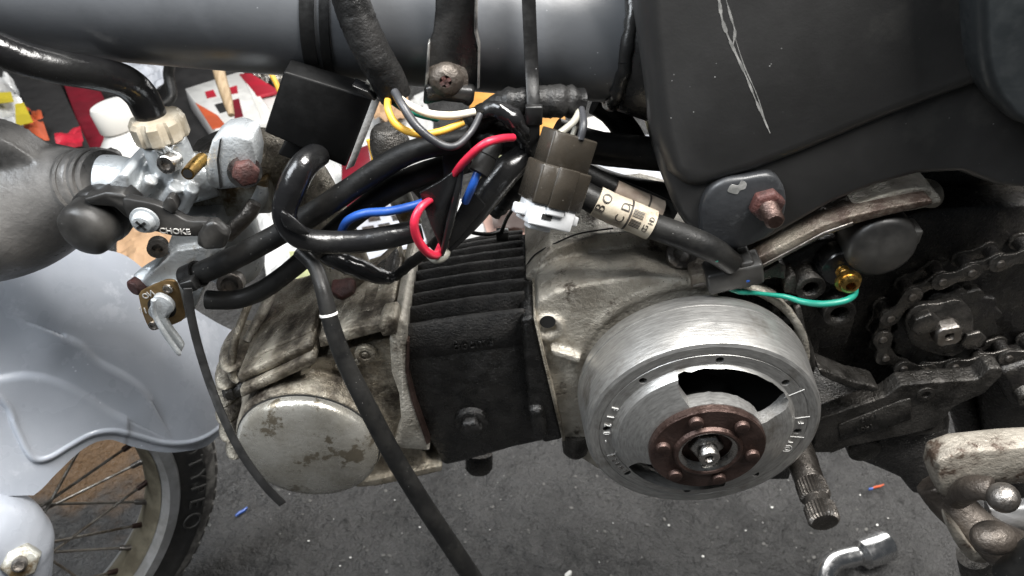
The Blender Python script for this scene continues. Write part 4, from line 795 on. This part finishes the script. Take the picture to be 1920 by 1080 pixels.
bm = B(); ribbon(bm, [(352, 540, -62), (358, 590, -66), (372, 650, -72), (394, 720, -80), (422, 790, -90), (456, 855, -98), (498, 912, -104), (530, 945, -106)], (1, .35, .35), 4.0, 1.3, 10); obj('tie_strap', bm, m_zip, zt, bevel=.25)
bm = B(); add_lathe(bm, P(362, 518, -43), (P(372, 514, -42)-P(430, 488, -44)).normalized(), [(-4, 5.9), (-4, 7), (4, 7), (4, 5.9)], 28, closed=True); obj('tie_loop', bm, m_zip, zt)
bm = B(); add_box(bm, P(356, 532, -52), Vector((3.4, 0, 1)), Vector((0, 3, 0)), Vector((-.8, 0, 3))); obj('tie_head', bm, m_zip, zt, bevel=.6)
taped('short_sleeve', [(600, 470, -36, 17), (640, 490, -40, 19), (685, 508, -42, 18), (724, 520, -40, 14), (748, 512, -36, 8)], m_vinyl, 'short shiny black sleeve lying over the rusty intake bolt', cat='sleeve', lump=.08)
taped('thin_black_lead', [(740, 520, -38, 9), (775, 490, -40, 10), (812, 462, -44, 11), (840, 430, -46, 12)], m_tape, 'thin dark taped lead beside the finned barrel top', lump=.1)
# coloured wires
def wire(lbl, pts, mat, n=12): return tubeobj('wire', pts, mat, n=n, label=lbl, cat='wire', group='loose coloured wires')
wire('white wire arching under the strap bracket', [(742, 176, -44, 7), (762, 194, -50, 7), (800, 212, -54, 7.5), (845, 217, -54, 7.5), (890, 210, -50, 7)], m_white)
wire('yellow wire drooping below the taped harness end', [(728, 182, -46, 7), (728, 206, -54, 7), (744, 234, -58, 7.5), (780, 251, -60, 7.5), (824, 247, -58, 7), (868, 230, -52, 7)], m_yel)
wire('grey-black wire drooping lowest over the yellow wire', [(740, 172, -50, 8), (756, 200, -58, 8.5), (784, 240, -64, 8.5), (826, 270, -66, 7.5), (856, 273, -66, 7), (884, 246, -60, 6.5), (900, 215, -52, 6)], m_bwire)
wire('teal wire glimpsed behind the white wire', [(730, 184, -40, 7), (756, 202, -43, 8), (790, 214, -44, 8), (820, 222, -40, 7)], m_grn)
wire('thin grey wire beside the ignition box edge', [(690, 150, -38, 4), (712, 176, -42, 3.5), (726, 206, -44, 3.5)], m_greyw)
wire('bright red wire entering the black taped bundle', [(850, 330, -64, 7), (870, 304, -68, 8), (905, 272, -70, 8), (935, 261, -66, 8), (962, 258, -58, 7.5)], m_red)
wire('red wire loop hanging out of the black sleeve', [(812, 372, -64, 6), (790, 388, -70, 8), (777, 416, -74, 8.5), (782, 446, -74, 8.5), (800, 472, -72, 8.5), (818, 478, -68, 8.5), (828, 460, -62, 8)], m_red)
wire('long blue wire passing behind the diagonal hoses', [(640, 436, -50, 8), (652, 414, -54, 8.5), (684, 400, -56, 8.5), (730, 396, -56, 8.5), (775, 386, -58, 8.5), (815, 372, -56, 8)], m_blue)
wire('short blue wire leaving the round bullet connector', [(896, 322, -66, 7.5), (886, 348, -68, 8), (872, 378, -66, 8)], m_blue)
wire('blue wire stub behind the short shiny sleeve', [(626, 498, -34, 7), (634, 488, -38, 8), (650, 480, -36, 8)], m_blue)
wire('pale grey wire curl under the red loop', [(800, 470, -62, 9), (818, 486, -66, 9), (834, 478, -64, 9), (838, 460, -58, 8)], m_greyw)
# folded vinyl sheet and sleeve cone
vs_ = thing('vinyl_sleeve', 'folded shiny black vinyl sleeve hanging in a point above the fins', 'sleeve', P(832, 476, -66))
bm = B()
add_prism(bm, [(786, 362), (826, 340), (864, 312), (868, 316), (856, 370), (846, 420), (836, 466), (830, 474), (806, 420)], -66, -64.6)
obj('sleeve_flap', bm, m_vinyl, vs_, bevel=.4)
bm = B(); q, r = path([(866, 316, -66, 4), (858, 360, -68, 7), (846, 410, -69, 8), (834, 458, -68, 6), (830, 478, -66, 3)]); add_tube(bm, q, r, 10); obj('sleeve_roll', bm, m_vinyl, vs_)
bm = B(); q, r = path([(985, 292, -44, 24), (950, 320, -50, 28), (915, 362, -54, 28), (880, 412, -58, 22), (850, 455, -60, 11), (834, 474, -62, 5)], 10); add_tube(bm, q, r, 22); obj('sleeve_cone', bm, m_vinyl, vs_, sharp=70)
bm = B(); add_prism(bm, [(880, 352), (912, 386), (862, 446), (838, 470), (852, 410)], -64, -62.5); obj('sleeve_flap', bm, m_vinyl, vs_, bevel=.3)
bc = thing('bullet_connector', 'round black bullet connector on the short blue wire', 'connector', P(900, 325, -62))
d = (P(918, 282, -60)-P(896, 324, -66)).normalized(); c = P(896, 326, -66)
bm = B(); add_lathe(bm, c, d, [(0, 3.4), (.5, 4.5), (8, 4.6), (8.3, 4.2), (8.6, 4.6), (14, 4.3), (17, 3)], 22); obj('connector_shell', bm, m_rubber, bc)
taped('taped_plug', [(1000, 300, -40, 16), (975, 345, -40, 20), (952, 372, -40, 18), (925, 402, -40, 14)], m_tape, 'lumpy black taped plug behind the folded vinyl sleeve', cat='connector', lump=.2)
# white and brown multi-pin connector
cn = thing('wire_connector', 'white nylon connector plugged into a smoky brown housing', 'connector', P(1020, 430, -62))
c0 = P(1066, 262, -56); c1 = P(1020, 412, -70); dn = (c1-c0).normalized(); L_ = (c1-c0).length
wx = (P(1108, 272, -56)-P(1020, 244, -62)); wx = (wx-dn*wx.dot(dn)).normalized(); wd = dn.cross(wx)
bm = B(); add_box(bm, c0+dn*6, wx*10.5, wd*6.5, dn*8.5); up_ = obj('upper_housing', bm, m_conb, cn, bevel=.7)
bm = B(); add_box(bm, c0+dn*20, wx*12, wd*8, dn*8.5); obj('lower_housing', bm, m_conb, cn, bevel=.8)
bm = B(); add_box(bm, c0+dn*20-wd*8.6*(1 if wd.y > 0 else -1), wx*5, wd*1.0, dn*8.8); obj('latch', bm, m_conb, up_, bevel=.4)
bm = B(); add_box(bm, c0+dn*32.5, wx*10.5, wd*7, dn*5.2); add_box(bm, c0+dn*33-wx*12.5, wx*3, wd*2.5, dn*2.2); add_box(bm, c0+dn*33+wx*12.5, wx*3, wd*2.5, dn*2.2); add_box(bm, c0+dn*38-wx*1-wd*2, wx*5.5, wd*3, dn*2.6); add_box(bm, c0+dn*28-wd*7.5*(1 if wd.y > 0 else -1), wx*4.2, wd*1.2, dn*4); obj('white_shell', bm, m_conw, cn, bevel=.9, seg=3, label='white translucent connector half')
bm = B(); add_box(bm, c0+dn*33-wx*3-wd*7.1*(1 if wd.y > 0 else -1), wx*2.4, wd*.3, dn*1.1); obj('latch_slot', bm, m_dark, cn)
for pts in ([(1088, 205, -42, 7), (1076, 228, -54, 7), (1050, 250, -60, 7)], [(1090, 205, -44, 7), (1094, 232, -56, 7.5), (1088, 262, -60, 7)], [(1084, 208, -40, 5), (1086, 220, -48, 5), (1070, 262, -56, 5)]):
    bm = B(); q, r = path(pts); add_tube(bm, q, r, 10); obj('lead', bm, m_greyw if pts[0][0] != 1090 else m_bwire, cn)
# labelled cable into the crankcase grommet
lc = thing('labelled_cable', 'black alternator cable with a printed cream label entering the crankcase', 'cable', P(1370, 500, -48))
cp = [(1040, 336, -34, 24), (1090, 362, -40, 25), (1130, 384, -44, 26), (1180, 404, -46, 26), (1225, 424, -48, 25), (1270, 440, -50, 25), (1315, 458, -52, 25), (1345, 474, -52, 24), (1372, 494, -50, 22)]
bm = B(); q, r = path(cp, 10); add_tube(bm, q, r, 24); obj('cable_sheath', bm, m_rubber, lc, sharp=70)
lpts = [(1118, 377, -43, 29), (1150, 392, -45, 29), (1180, 404, -46, 29), (1222, 422, -48, 29)]
bm = B(); ql, rl = path(lpts, 8); add_tube(bm, ql, rl, 28); lab = obj('paper_label', bm, m_label, lc, sharp=70, label='cream printed paper label')
def on_label(s, f, up_px, size, along=False, sx=1):
    i = int(f*(len(ql)-1)); d = (ql[min(i+1, len(ql)-1)]-ql[max(i-1, 0)]).normalized()
    tocam = (O-ql[i]).normalized(); n0 = (tocam-d*tocam.dot(d)).normalized(); s0 = n0.cross(d); s0 = s0 if s0.z > 0 else -s0
    a = up_px/29; a = max(-.9, min(.9, a)); n = (n0*math.cos(math.asin(a))+s0*a).normalized(); up2 = d.cross(n); up2 = up2 if up2.z > 0 else -up2
    c = ql[i]+n*(rl[i]+.12)
    if along: text('printed_mark', s, c, d, up2, size, m_ink, lab, .08, sx)
    else: text('printed_mark', s, c, up2, -d, size, m_ink, lab, .08, sx)
on_label('B', .16, -8, 6.5); on_label('O', .2, 13, 6.5); on_label('C', .46, -12, 6); on_label('D', .5, 12, 6); on_label('L', .62, 20, 4)
on_label('CG', .92, -10, 3.2) if 'CG' in GL else on_label('C', .9, -14, 3.4); on_label('G', .9, -8, 3.4); on_label('H', .93, 4, 3.4); on_label('D', .93, 9, 3.4)
for j, (f, u0) in enumerate(((.72, -10), (.72, 8))):
    for k in range(6):
        i = int((f+k*.012)*(len(ql)-1)); i = int(f*(len(ql)-1)); d = (ql[i+1]-ql[i-1]).normalized(); tocam = (O-ql[i]).normalized(); n0 = (tocam-d*tocam.dot(d)).normalized(); s0 = n0.cross(d); s0 = s0 if s0.z > 0 else -s0
        a = (u0+(k-2.5)*2.4)/29; n = n0*math.sqrt(1-a*a)+s0*a; up2 = d.cross(n)
        bm = B(); add_box(bm, ql[i]+n*(rl[i]+.06)+d*1.2, d*2.6, up2*(.12 if k % 2 else .22), n*.08); obj('bar_line', bm, m_ink, lab)
bm = B(); i = int(.66*(len(ql)-1)); d = (ql[i+1]-ql[i-1]).normalized(); add_lathe(bm, ql[i], d, [(-.5, rl[i]), (-.5, rl[i]+.1), (.5, rl[i]+.1), (.5, rl[i])], 28, closed=True); obj('printed_band', bm, m_ink, lab)
gr = P(1372, 504, -46); bm = B(); add_box(bm, P(1374, 510, -46), Vector((13, 0, 4)), Vector((0, 7, 0)), Vector((-1.6, 0, 6))); add_box(bm, P(1392, 500, -44), Vector((3.4, 0, 1)), Vector((0, 8, 0)), Vector((-1, 0, 8))); add_prism(bm, [(1330, 530), (1425, 515), (1428, 528), (1330, 548)], -52, -38); obj('grommet', bm, m_dustrub, lc, bevel=1.6, seg=3)
# second labelled lead, rear hoses
rl_ = thing('brown_label_lead', 'black lead with a brown stained label beside the frame body', 'cable', P(1200, 380, -26))
bm = B(); q, r = path([(1090, 320, -20, 18), (1150, 352, -26, 20), (1200, 372, -28, 20), (1260, 400, -28, 20)]); add_tube(bm, q, r, 18); obj('lead_sheath', bm, m_rubber, rl_)
bm = B(); q, r = path([(1150, 360, -30, 24), (1190, 378, -32, 24), (1236, 398, -33, 24)]); add_tube(bm, q, r, 22); obj('stained_label', bm, m_label2, rl_)
bm = B(); i = 11; d = (q[i+1]-q[i-1]).normalized(); add_lathe(bm, q[i], d, [(-.5, r[i]), (-.5, r[i]+.15), (.5, r[i]+.15), (.5, r[i])], 24, closed=True); obj('label_band', bm, m_ink, rl_)
tubeobj('hose', [(1040, 250, -6, 30), (1110, 275, -6, 32), (1180, 284, -6, 32), (1260, 292, -4, 32)], m_rubber, n=20, label='thick black rubber hose entering the frame body behind the connector', cat='hose', group='rubber hoses')
tubeobj('hose', [(1040, 300, 2, 26), (1110, 336, 0, 28), (1170, 356, 0, 28), (1260, 372, 2, 28)], m_rubber, n=20, label='slimmer black rubber hose passing just behind the printed cable label', cat='hose', group='rubber hoses')
tubeobj('hose', [(1115, 195, 10, 20), (1150, 215, 10, 24), (1180, 255, 8, 26), (1200, 300, 6, 26)], m_rubber, n=18, label='black bent hose tucked under the tube weld', cat='hose', group='rubber hoses')
# cable tie on the finned barrel
ft = thing('fin_tie', 'thin black cable tie looped from the connector to the top fin', 'cable tie', P(940, 440, 10))
bm = B(); ribbon(bm, [(868, 428, -6), (890, 437, -4), (918, 439, 0), (938, 434, 6)], (0, -.6, .8), 3, 1.1); obj('tie_strap', bm, m_zip, ft)
bm = B(); q, r = path([(940, 436, 4, 4), (950, 410, -14, 3.6), (966, 384, -30, 3.6), (980, 350, -40, 3.6), (1000, 316, -44, 3.6)]); add_tube(bm, q, r, 8); obj('tie_lead', bm, m_zip, ft)
bm = B(); add_box(bm, P(942, 440, 6), Vector((3.4, 0, 0)), Vector((0, 2.4, 0)), Vector((0, 0, 3.2))); obj('tie_head', bm, m_zip, ft, bevel=.5)
wire('green earth wire running along the crankcase to the brass nut', [(1362, 536, -48, 7), (1388, 546, -50, 6.5), (1420, 550, -48, 4), (1470, 556, -46, 5), (1506, 566, -50, 6), (1545, 570, -56, 6.5), (1584, 564, -56, 6.5), (1602, 552, -52, 6), (1604, 536, -46, 5)], m_grn)
wire('teal wire end peeping from the grommet top', [(1336, 486, -54, 4), (1344, 487, -57, 5), (1352, 484, -54, 4)], m_grn)
wire('blue wire end under the grommet', [(1394, 524, -50, 3), (1402, 525, -52, 5), (1412, 520, -48, 4)], m_blue)
# ================================================================== FOOT PEG and rear dark parts
fp = thing('foot_peg', 'rusty pitted steel foot peg mount with ball ended bolts', 'foot peg', P(1850, 1050, -80))
bm = B()
add_prism(bm, [(1756, 868), (1800, 852), (1900, 842), (2060, 834), (2060, 900), (1960, 908), (1880, 912), (1830, 926), (1800, 950), (1762, 930), (1750, 896)], -84, -68)
obj('peg_bracket', bm, m_pitted, fp, bevel=3, seg=3)
bm = B()
q, r = path([(1752, 900, -62, 38), (1778, 936, -70, 38), (1812, 972, -80, 36), (1850, 1004, -88, 38), (1900, 1034, -92, 44), (2000, 1080, -96, 44)], 6); add_tube(bm, q, r, 24)
q, r = path([(1790, 930, -80, 26), (1826, 914, -92, 24), (1862, 918, -98, 24)], 5); add_tube(bm, q, r, 18)
obj('peg_arm', bm, m_arm, fp, remesh=1.4, smooth=5, sharp=180)
c = P(1881, 933, -108); bm = B(); add_ball(bm, c, 28.5*mmpx(c)); obj('ball_end', bm, m_dsteel, fp, label='dull round ball end')
c = P(1862, 1008, -112); bm = B(); add_ball(bm, c, 33*mmpx(c), (1.25, 1, .9)); obj('ball_end', bm, m_arm, fp)
bm = B(); add_prism(bm, catmull([(1780, 980), (1800, 1000), (1830, 1034), (1858, 1048), (1852, 1056), (1820, 1052), (1800, 1030), (1784, 1004)], 3, True), -96, -86); obj('peg_leaf', bm, m_pitted, fp, bevel=1)
bm = B(); add_prism(bm, [(1856, 955), (1876, 960), (1960, 950), (1980, 1000), (1890, 1010), (1856, 990)], -80, -72); obj('peg_plate', bm, m_rim, fp, bevel=1.2)
bm = B(); q, r = path([(1826, 1040, -60, 30), (1840, 1090, -60, 32), (1860, 1140, -60, 32)]); add_tube(bm, q, r, 20); obj('peg_stem', bm, m_sump, fp)
bm = B(); q, r = path([(1900, 1090, -120, 40), (1960, 1040, -120, 42), (2040, 1000, -120, 42)]); add_tube(bm, q, r, 20); obj('peg_rubber', bm, m_rubber, fp)
sa = thing('swing_arm', 'black swing arm tubes behind the chain and foot peg', 'swing arm', P(1880, 840, 0))
for i, pts in enumerate(([(1790, 720, 10, 26), (1812, 770, 8, 28), (1836, 850, 4, 30), (1850, 910, 0, 30)], [(1905, 640, -6, 60), (1900, 720, -6, 62), (1900, 800, -8, 52), (1910, 900, -8, 50)])):
    bm = B(); q, r = path(pts); add_tube(bm, q, r, 24); obj('arm_tube', bm, m_oil, sa)
bm = B(); add_prism(bm, [(1870, 700), (2000, 660), (2000, 780), (1900, 770)], -30, -10); obj('arm_pivot', bm, m_oil, sa, bevel=5, seg=3)
bm = B(); add_prism(bm, [(1880, 690), (2020, 640), (2020, 900), (1840, 900), (1860, 800)], 20, 40); obj('arm_plate', bm, m_oil, sa, bevel=3)
bk = thing('rear_shroud', 'black inner rear mudguard behind the chain and sprocket', 'mudguard', P(1850, 600, 40))
bm = B(); add_prism(bm, [(1560, 380), (1700, 270), (2100, 230), (2100, 560), (1905, 560), (1888, 590), (1870, 600), (1880, 650), (1600, 690)], 16, 24); obj('shroud_sheet', bm, m_oil, bk, bevel=2)
# ================================================================== ON THE FLOOR
ww = thing('wheel_wrench', 'bent chrome socket wrench lying on the cement floor', 'wrench', G(1600, 1040))
zf = 13
def GZ(px, py, h): return G(px, py, h)
e1, e0 = GZ(1668, 1020, 20), GZ(1612, 1042, 18); d = (e1-e0).normalized(); bm = B(); k = mmpx(e1)
add_lathe(bm, e0, d, [(-6*k, 13*k), (0, 20*k), (6*k, 27*k), (58*k, 29*k), (62*k, 27*k), (62*k, 19*k), (40*k, 18*k)], 32); obj('socket', bm, m_chrome, ww)
bm = B(); q = [e0+d*4, e0-d*6*k, e0-d*10*k]; add_tube(bm, q, 12*k, 16); obj('neck', bm, m_chrome, ww)
bm = B(); q = [GZ(1606, 1042, 18), GZ(1580, 1048, 18), GZ(1562, 1056, 18), GZ(1548, 1074, 18), GZ(1544, 1100, 18), GZ(1544, 1160, 18)]; q = [Vector(x) for x in catmull([list(p) for p in q], 6)]; add_tube(bm, q, 18*k, 24); obj('handle', bm, m_chrome, ww)
def scrap(lbl, px, py, mat, l, w_, ang):
    p = G(px, py, 2); bm = B(); dx = Vector((math.cos(ang), math.sin(ang), 0)); dy = Vector((-dx.y, dx.x, 0)); add_tube(bm, [p-dx*l, p-dx*l*.3+dy*w_*.4, p+dx*l*.4, p+dx*l+Z_*1.5], [w_*.7, w_, w_, w_*.5], 8); return obj('scrap', bm, mat, label=lbl, cat='scrap', group='scraps on the floor')
scrap('blue plastic scrap on the floor beside the tyre', 453, 960, m_blue, 8, 2, .8)
scrap('orange wire scrap on the floor near the kick shaft', 1645, 913, m_orange, 9, 1.5, .3)
scrap('tiny dark blue scrap end touching the orange scrap', 1633, 917, m_blue, 3, 1.5, .3)
scrap('cream chip at the bottom edge right of the hanging cable', 1066, 1078, m_paper, 5, 3, 1)
for i in range(26):
    px, py = random.uniform(470, 1750), random.uniform(890, 1078); p = G(px, py, 1); bm = B(); s_ = random.choice((.6, .7, .9, 1.2, 1.7)); bmesh.ops.create_icosphere(bm, subdivisions=1, radius=1, matrix=Matrix.Translation(p) @ Matrix.Diagonal((s_*random.uniform(.8, 1.6), s_, s_*.7, 1)))
    if i == 0: grit = bm
    else:
        me = bpy.data.meshes.new('x'); bm.to_mesh(me); grit.from_mesh(me); bm.free(); bpy.data.meshes.remove(me)
obj('floor_grit', grit, m_paper, kind='stuff', label='pale grit scattered over the dark cement floor', cat='grit')
pv, pf = [], []
ico = B(); bmesh.ops.create_icosphere(ico, subdivisions=1, radius=1); iv = [v.co.copy() for v in ico.verts]; ico.verts.index_update(); ifc = [[v.index for v in f.verts] for f in ico.faces]; ico.free()
pm = B()
for i in range(900):
    x, y = random.uniform(-420, 420), random.uniform(-190, 260); s_ = random.choice((.6, .8, .8, 1.1, 1.5, 2.2)); a = random.random()*6.28
    base = Vector((x, y, -CAMH+ground_h(x, y)+s_*.1)); vs = []
    for v in iv:
        k = 1+.35*noise.noise(v*1.7+Vector((i, 0, 0))); vs.append(pm.verts.new(base+Vector(((v.x*math.cos(a)*1.4-v.y*math.sin(a))*s_*k, (v.x*math.sin(a)*1.4+v.y*math.cos(a))*s_*k, v.z*s_*.55*k))))
    for f in ifc: pm.faces.new([vs[j] for j in f])
obj('floor_pebbles', pm, M('cement_chips', (.045, .044, .042), (.11, .107, .10), 20, rough=.6, bump=.3, bsc=500), kind='stuff', label='tiny cement chips and pebbles on the dark floor', cat='pebbles')
# ================================================================== CLUTTER BEHIND THE BIKE
bt = thing('white_bottle', 'white plastic oil bottle with screw cap behind the carburettor', 'bottle', G(300, 375))
b0 = G(305, 385); bt0 = P(203, 196, b0.y); d = (bt0-b0).normalized(); Lb = (bt0-b0).length
bm = B(); add_lathe(bm, b0, d, [(0, 52), (4, 58), (Lb*.55, 58), (Lb*.66, 50), (Lb*.74, 34), (Lb*.78, 30), (Lb*.8, 30)], 40); obj('bottle_body', bm, m_wplastic, bt)
bm = B(); add_lathe(bm, b0, d, [(Lb*.79, 34), (Lb*.8, 35), (Lb*.97, 34), (Lb, 31), (Lb, 0)], 40); obj('bottle_cap', bm, m_wplastic, bt)
def slab(name, px4, h, th, mat, lbl, cat, **kw):
    bm = B(); add_poly(bm, [G(x, y, h) for x, y in px4], Vector((0, 0, -th))); return obj(name, bm, mat, label=lbl, cat=cat, bevel=2, **kw)
def crumple(name, px4, h, amp, mat, lbl, cat, n=26, seed=0, freq=.02):
    c = [G(x, y, h) for x, y in px4]; bm = B(); vv = []
    for i in range(n+1):
        row = []
        for j in range(n+1):
            a = c[0].lerp(c[1], i/n); b_ = c[3].lerp(c[2], i/n); p = a.lerp(b_, j/n)
            e_ = noise.fractal(p*freq+Vector((seed, 0, 0)), 1.0, 2.0, 4); f_ = abs(noise.noise(p*freq*1.7+Vector((0, seed, 3))))
            row.append(bm.verts.new(p+Z_*(amp*(e_+1.2*f_))+Vector((noise.noise(p*.013), noise.noise(p*.013+Z_*7), 0))*amp*.7))
        vv.append(row)
    for i in range(n):
        for j in range(n): bm.faces.new((vv[i][j], vv[i+1][j], vv[i+1][j+1], vv[i][j+1]))
    return obj(name, bm, mat, label=lbl, cat=cat, solid=1.2, sharp=25)
slab('red_board', [(95, 90), (170, 130), (245, 290), (170, 300)], 40, 30, m_redp, 'dark red painted board leaning left of the white bottle', 'board')
slab('black_board', [(10, 110), (95, 120), (175, 290), (100, 320)], 48, 30, m_dgrey, 'black board in front of the red board', 'board')
crumple('red_rag', [(105, 262), (150, 240), (155, 275), (110, 300)], 70, 12, m_bred, 'bright red rag on the black board', 'rag', 14, 4)
sw_ = crumple('snack_wrapper', [(-60, 150), (30, 150), (60, 240), (-60, 260)], 40, 24, m_bag, 'crumpled shiny white and yellow snack wrapper at the left edge', 'wrapper', 24, 9)
for px4 in ([(-30, 175), (20, 172), (26, 190), (-30, 196)], [(28, 195), (44, 192), (62, 228), (30, 236)]):
    c_ = [G(x, y, 76) for x, y in px4]; bm = B(); add_poly(bm, c_, Z_*-1.5); obj('yellow_print', bm, m_yellow, sw_)
crumple('orange_wrapper', [(48, 200), (78, 210), (92, 262), (52, 262)], 50, 16, m_orange, 'crumpled orange wrapper beside the snack wrapper', 'wrapper', 14, 14)
crumple('grey_bag', [(190, 100), (310, 105), (325, 160), (250, 185)], 60, 20, m_lgrey, 'pale grey plastic bag under the tube behind the throttle cable', 'bag', 22, 21)
tubeobj('dark_lead', [(322, 105, 800, 10), (316, 140, 800, 10), (322, 180, 780, 9), (300, 200, 760, 9)], m_rubber, label='dark lead standing up beside the pale grey bag', cat='cable')
slab('black_tray', [(240, 90), (420, 95), (420, 340), (240, 330)], 12, 10, m_dgrey, 'large black tray under the printed carton', 'tray')
pc = slab('printed_carton', [(347, 166), (455, 132), (520, 226), (405, 246)], 60, 50, m_paper, 'white printed carton with orange corner and red marks', 'carton')
def onbox(px4, mat, nm, par=pc, h=61.2):
    bm = B(); add_poly(bm, [G(x, y, h) for x, y in px4], Z_*-1.5); obj(nm, bm, mat, par)
onbox([(366, 192), (408, 216), (424, 236), (398, 242)], m_orange, 'orange_corner'); onbox([(384, 172), (400, 168), (406, 180), (388, 184)], m_bred, 'red_mark'); onbox([(434, 188), (448, 184), (456, 218), (440, 222)], m_redp, 'red_mark'); onbox([(402, 196), (424, 190), (432, 206), (412, 212)], m_dgrey, 'dark_print'); onbox([(430, 164), (444, 160), (446, 174), (434, 176)], m_bred, 'red_mark'); onbox([(460, 150), (466, 148), (500, 224), (492, 226)], m_wplastic, 'pale_strip')
tubeobj('wooden_stick', [(405, 100, 900, 12), (412, 140, 860, 11), (424, 180, 830, 10), (434, 216, 800, 6)], m_wood, label='pale wooden stick lying across the printed carton', cat='stick', n=8)
slab('red_card', [(448, 138), (470, 136), (525, 170), (482, 180)], 62, 8, m_bred, 'bright red card beside the printed carton top', 'card')
crumple('foil_scraps', [(455, 100), (545, 100), (545, 168), (470, 150)], 40, 16, m_foil, 'glittering crumpled foil just under the frame tube', 'foil', 26, 31, .06)
slab('white_card', [(470, 180), (540, 160), (560, 250), (510, 262)], 50, 40, m_wplastic, 'white card box left of the ignition box', 'box')
tubeobj('pale_rod', [(496, 120, 760, 5), (515, 150, 750, 5), (530, 185, 740, 5)], m_yel, label='pale yellow rod lying over the foil', cat='rod', n=8)
# bright plastic and boxes seen through the wiring
crumple('white_sheet', [(480, 250), (800, 190), (830, 330), (520, 400)], 30, 26, m_bag, 'bright crumpled white plastic sheet seen behind the ignition box', 'plastic sheet', 34, 41)
slab('red_box', [(640, 290), (690, 270), (700, 330), (640, 360)], 110, 60, m_redp, 'dark red box behind the grey potted edge of the ignition box', 'box')
tubeobj('yellow_lead', [(690, 262, 300, 4), (698, 290, 300, 4), (702, 320, 300, 4)], m_yel, label='thin yellow lead in front of the dark red box', cat='wire', n=8)
crumple('tan_bag', [(690, 150), (770, 160), (760, 225), (700, 230)], 60, 18, m_tan, 'tan paper bag behind the taped harness end', 'bag', 16, 51)
tubeobj('grey_peg', [(740, 300, 120, 40), (728, 260, 120, 36), (726, 240, 120, 26)], m_sump, label='rounded grey metal lug standing behind the hoses', cat='lug', n=20)
crumple('white_sheet', [(480, 400), (760, 330), (800, 520), (500, 560)], 25, 22, m_bag, 'lower crumpled white plastic sheet behind the diagonal hoses', 'plastic sheet', 34, 61)
ca = slab('printed_carton', [(655, 398), (770, 366), (800, 450), (690, 480)], 70, 60, m_lgrey, 'pale carton with grey print behind the blue wire', 'carton')
for x, y in ((700, 410), (720, 425), (745, 408), (690, 430)): onbox([(x-12, y-4), (x+10, y-8), (x+14, y+2), (x-8, y+6)], m_dsteel, 'grey_print', ca, 71.2)
pb = thing('petrol_filter', 'small clear amber fuel filter with dark ends between the hoses', 'fuel filter', P(765, 400, 20))
bm = B(); q, r = path([(742, 350, 20, 22), (752, 374, 20, 22), (772, 420, 20, 20)]); add_tube(bm, q, r, 18); obj('filter_bowl', bm, m_zincs, pb)
bm = B(); q, r = path([(776, 330, 15, 22), (800, 356, 15, 22), (812, 376, 15, 20)]); add_tube(bm, q, r, 18); obj('filter_end', bm, m_vinyl, pb)
slab('white_box', [(640, 440), (760, 420), (780, 520), (650, 530)], 40, 30, m_wplastic, 'white box behind the top of the engine head', 'box')
crumple('green_cloth', [(540, 480), (660, 470), (660, 540), (560, 550)], 40, 14, m_green, 'pale green cloth behind the fuel hoses', 'cloth', 16, 71)
crumple('green_cloth', [(900, 300), (1030, 300), (1020, 400), (900, 410)], 40, 16, m_green, 'pale green cloth left of the white connector', 'cloth', 18, 75)
crumple('white_sheet', [(820, 380), (950, 360), (960, 470), (830, 500)], 45, 14, m_bag, 'white plastic behind the folded vinyl sleeve', 'plastic sheet', 22, 81)
slab('pink_card', [(900, 398), (1000, 380), (1010, 470), (930, 480)], 60, 8, m_pink, 'pinkish card behind the finned barrel corner', 'card')
crumple('brown_cloth', [(920, 385), (1000, 378), (1000, 425), (925, 430)], 78, 8, m_brown, 'dark brown cloth lying on the pinkish card', 'cloth', 14, 91)
slab('orange_card', [(880, 150), (960, 150), (960, 205), (880, 205)], 80, 20, m_orange2, 'orange card behind the strap bracket', 'card')
slab('orange_card', [(1000, 222), (1060, 216), (1060, 262), (1000, 262)], 70, 20, m_orange2, 'orange card behind the brown connector housing', 'card')
slab('white_carton', [(1080, 225), (1160, 205), (1170, 245), (1090, 270)], 70, 60, m_wplastic, 'white carton right of the brown connector housing', 'carton')
slab('grey_sheet_metal', [(1080, 270), (1230, 250), (1260, 430), (1080, 430)], 20, 4, m_lgrey, 'pale grey sheet lying on the floor behind the rear hoses', 'sheet')
crumple('brown_rag', [(230, 420), (330, 420), (330, 520), (200, 520)], 20, 16, m_tan, 'light brown rag on the floor below the choke lever', 'rag', 16, 95)
slab('white_block', [(600, 520), (660, 500), (665, 540), (610, 560)], 60, 40, m_wplastic, 'small white block just above the engine head', 'block')
# ------------------------------------------------------------------ bake modifiers into plain meshes, set shading
bpy.context.view_layer.update(); dg = bpy.context.evaluated_depsgraph_get(); swap = []
for o, sharp in PENDING:
    if o.modifiers: swap.append((o, bpy.data.meshes.new_from_object(o.evaluated_get(dg))))
for o, me in swap:
    o.modifiers.clear(); o.data = me
for o, sharp in PENDING:
    me = o.data; me.polygons.foreach_set('use_smooth', [True]*len(me.polygons))
    if sharp < 180: me.set_sharp_from_angle(angle=R(sharp))
    me.update()
bpy.data.objects.remove(cut)
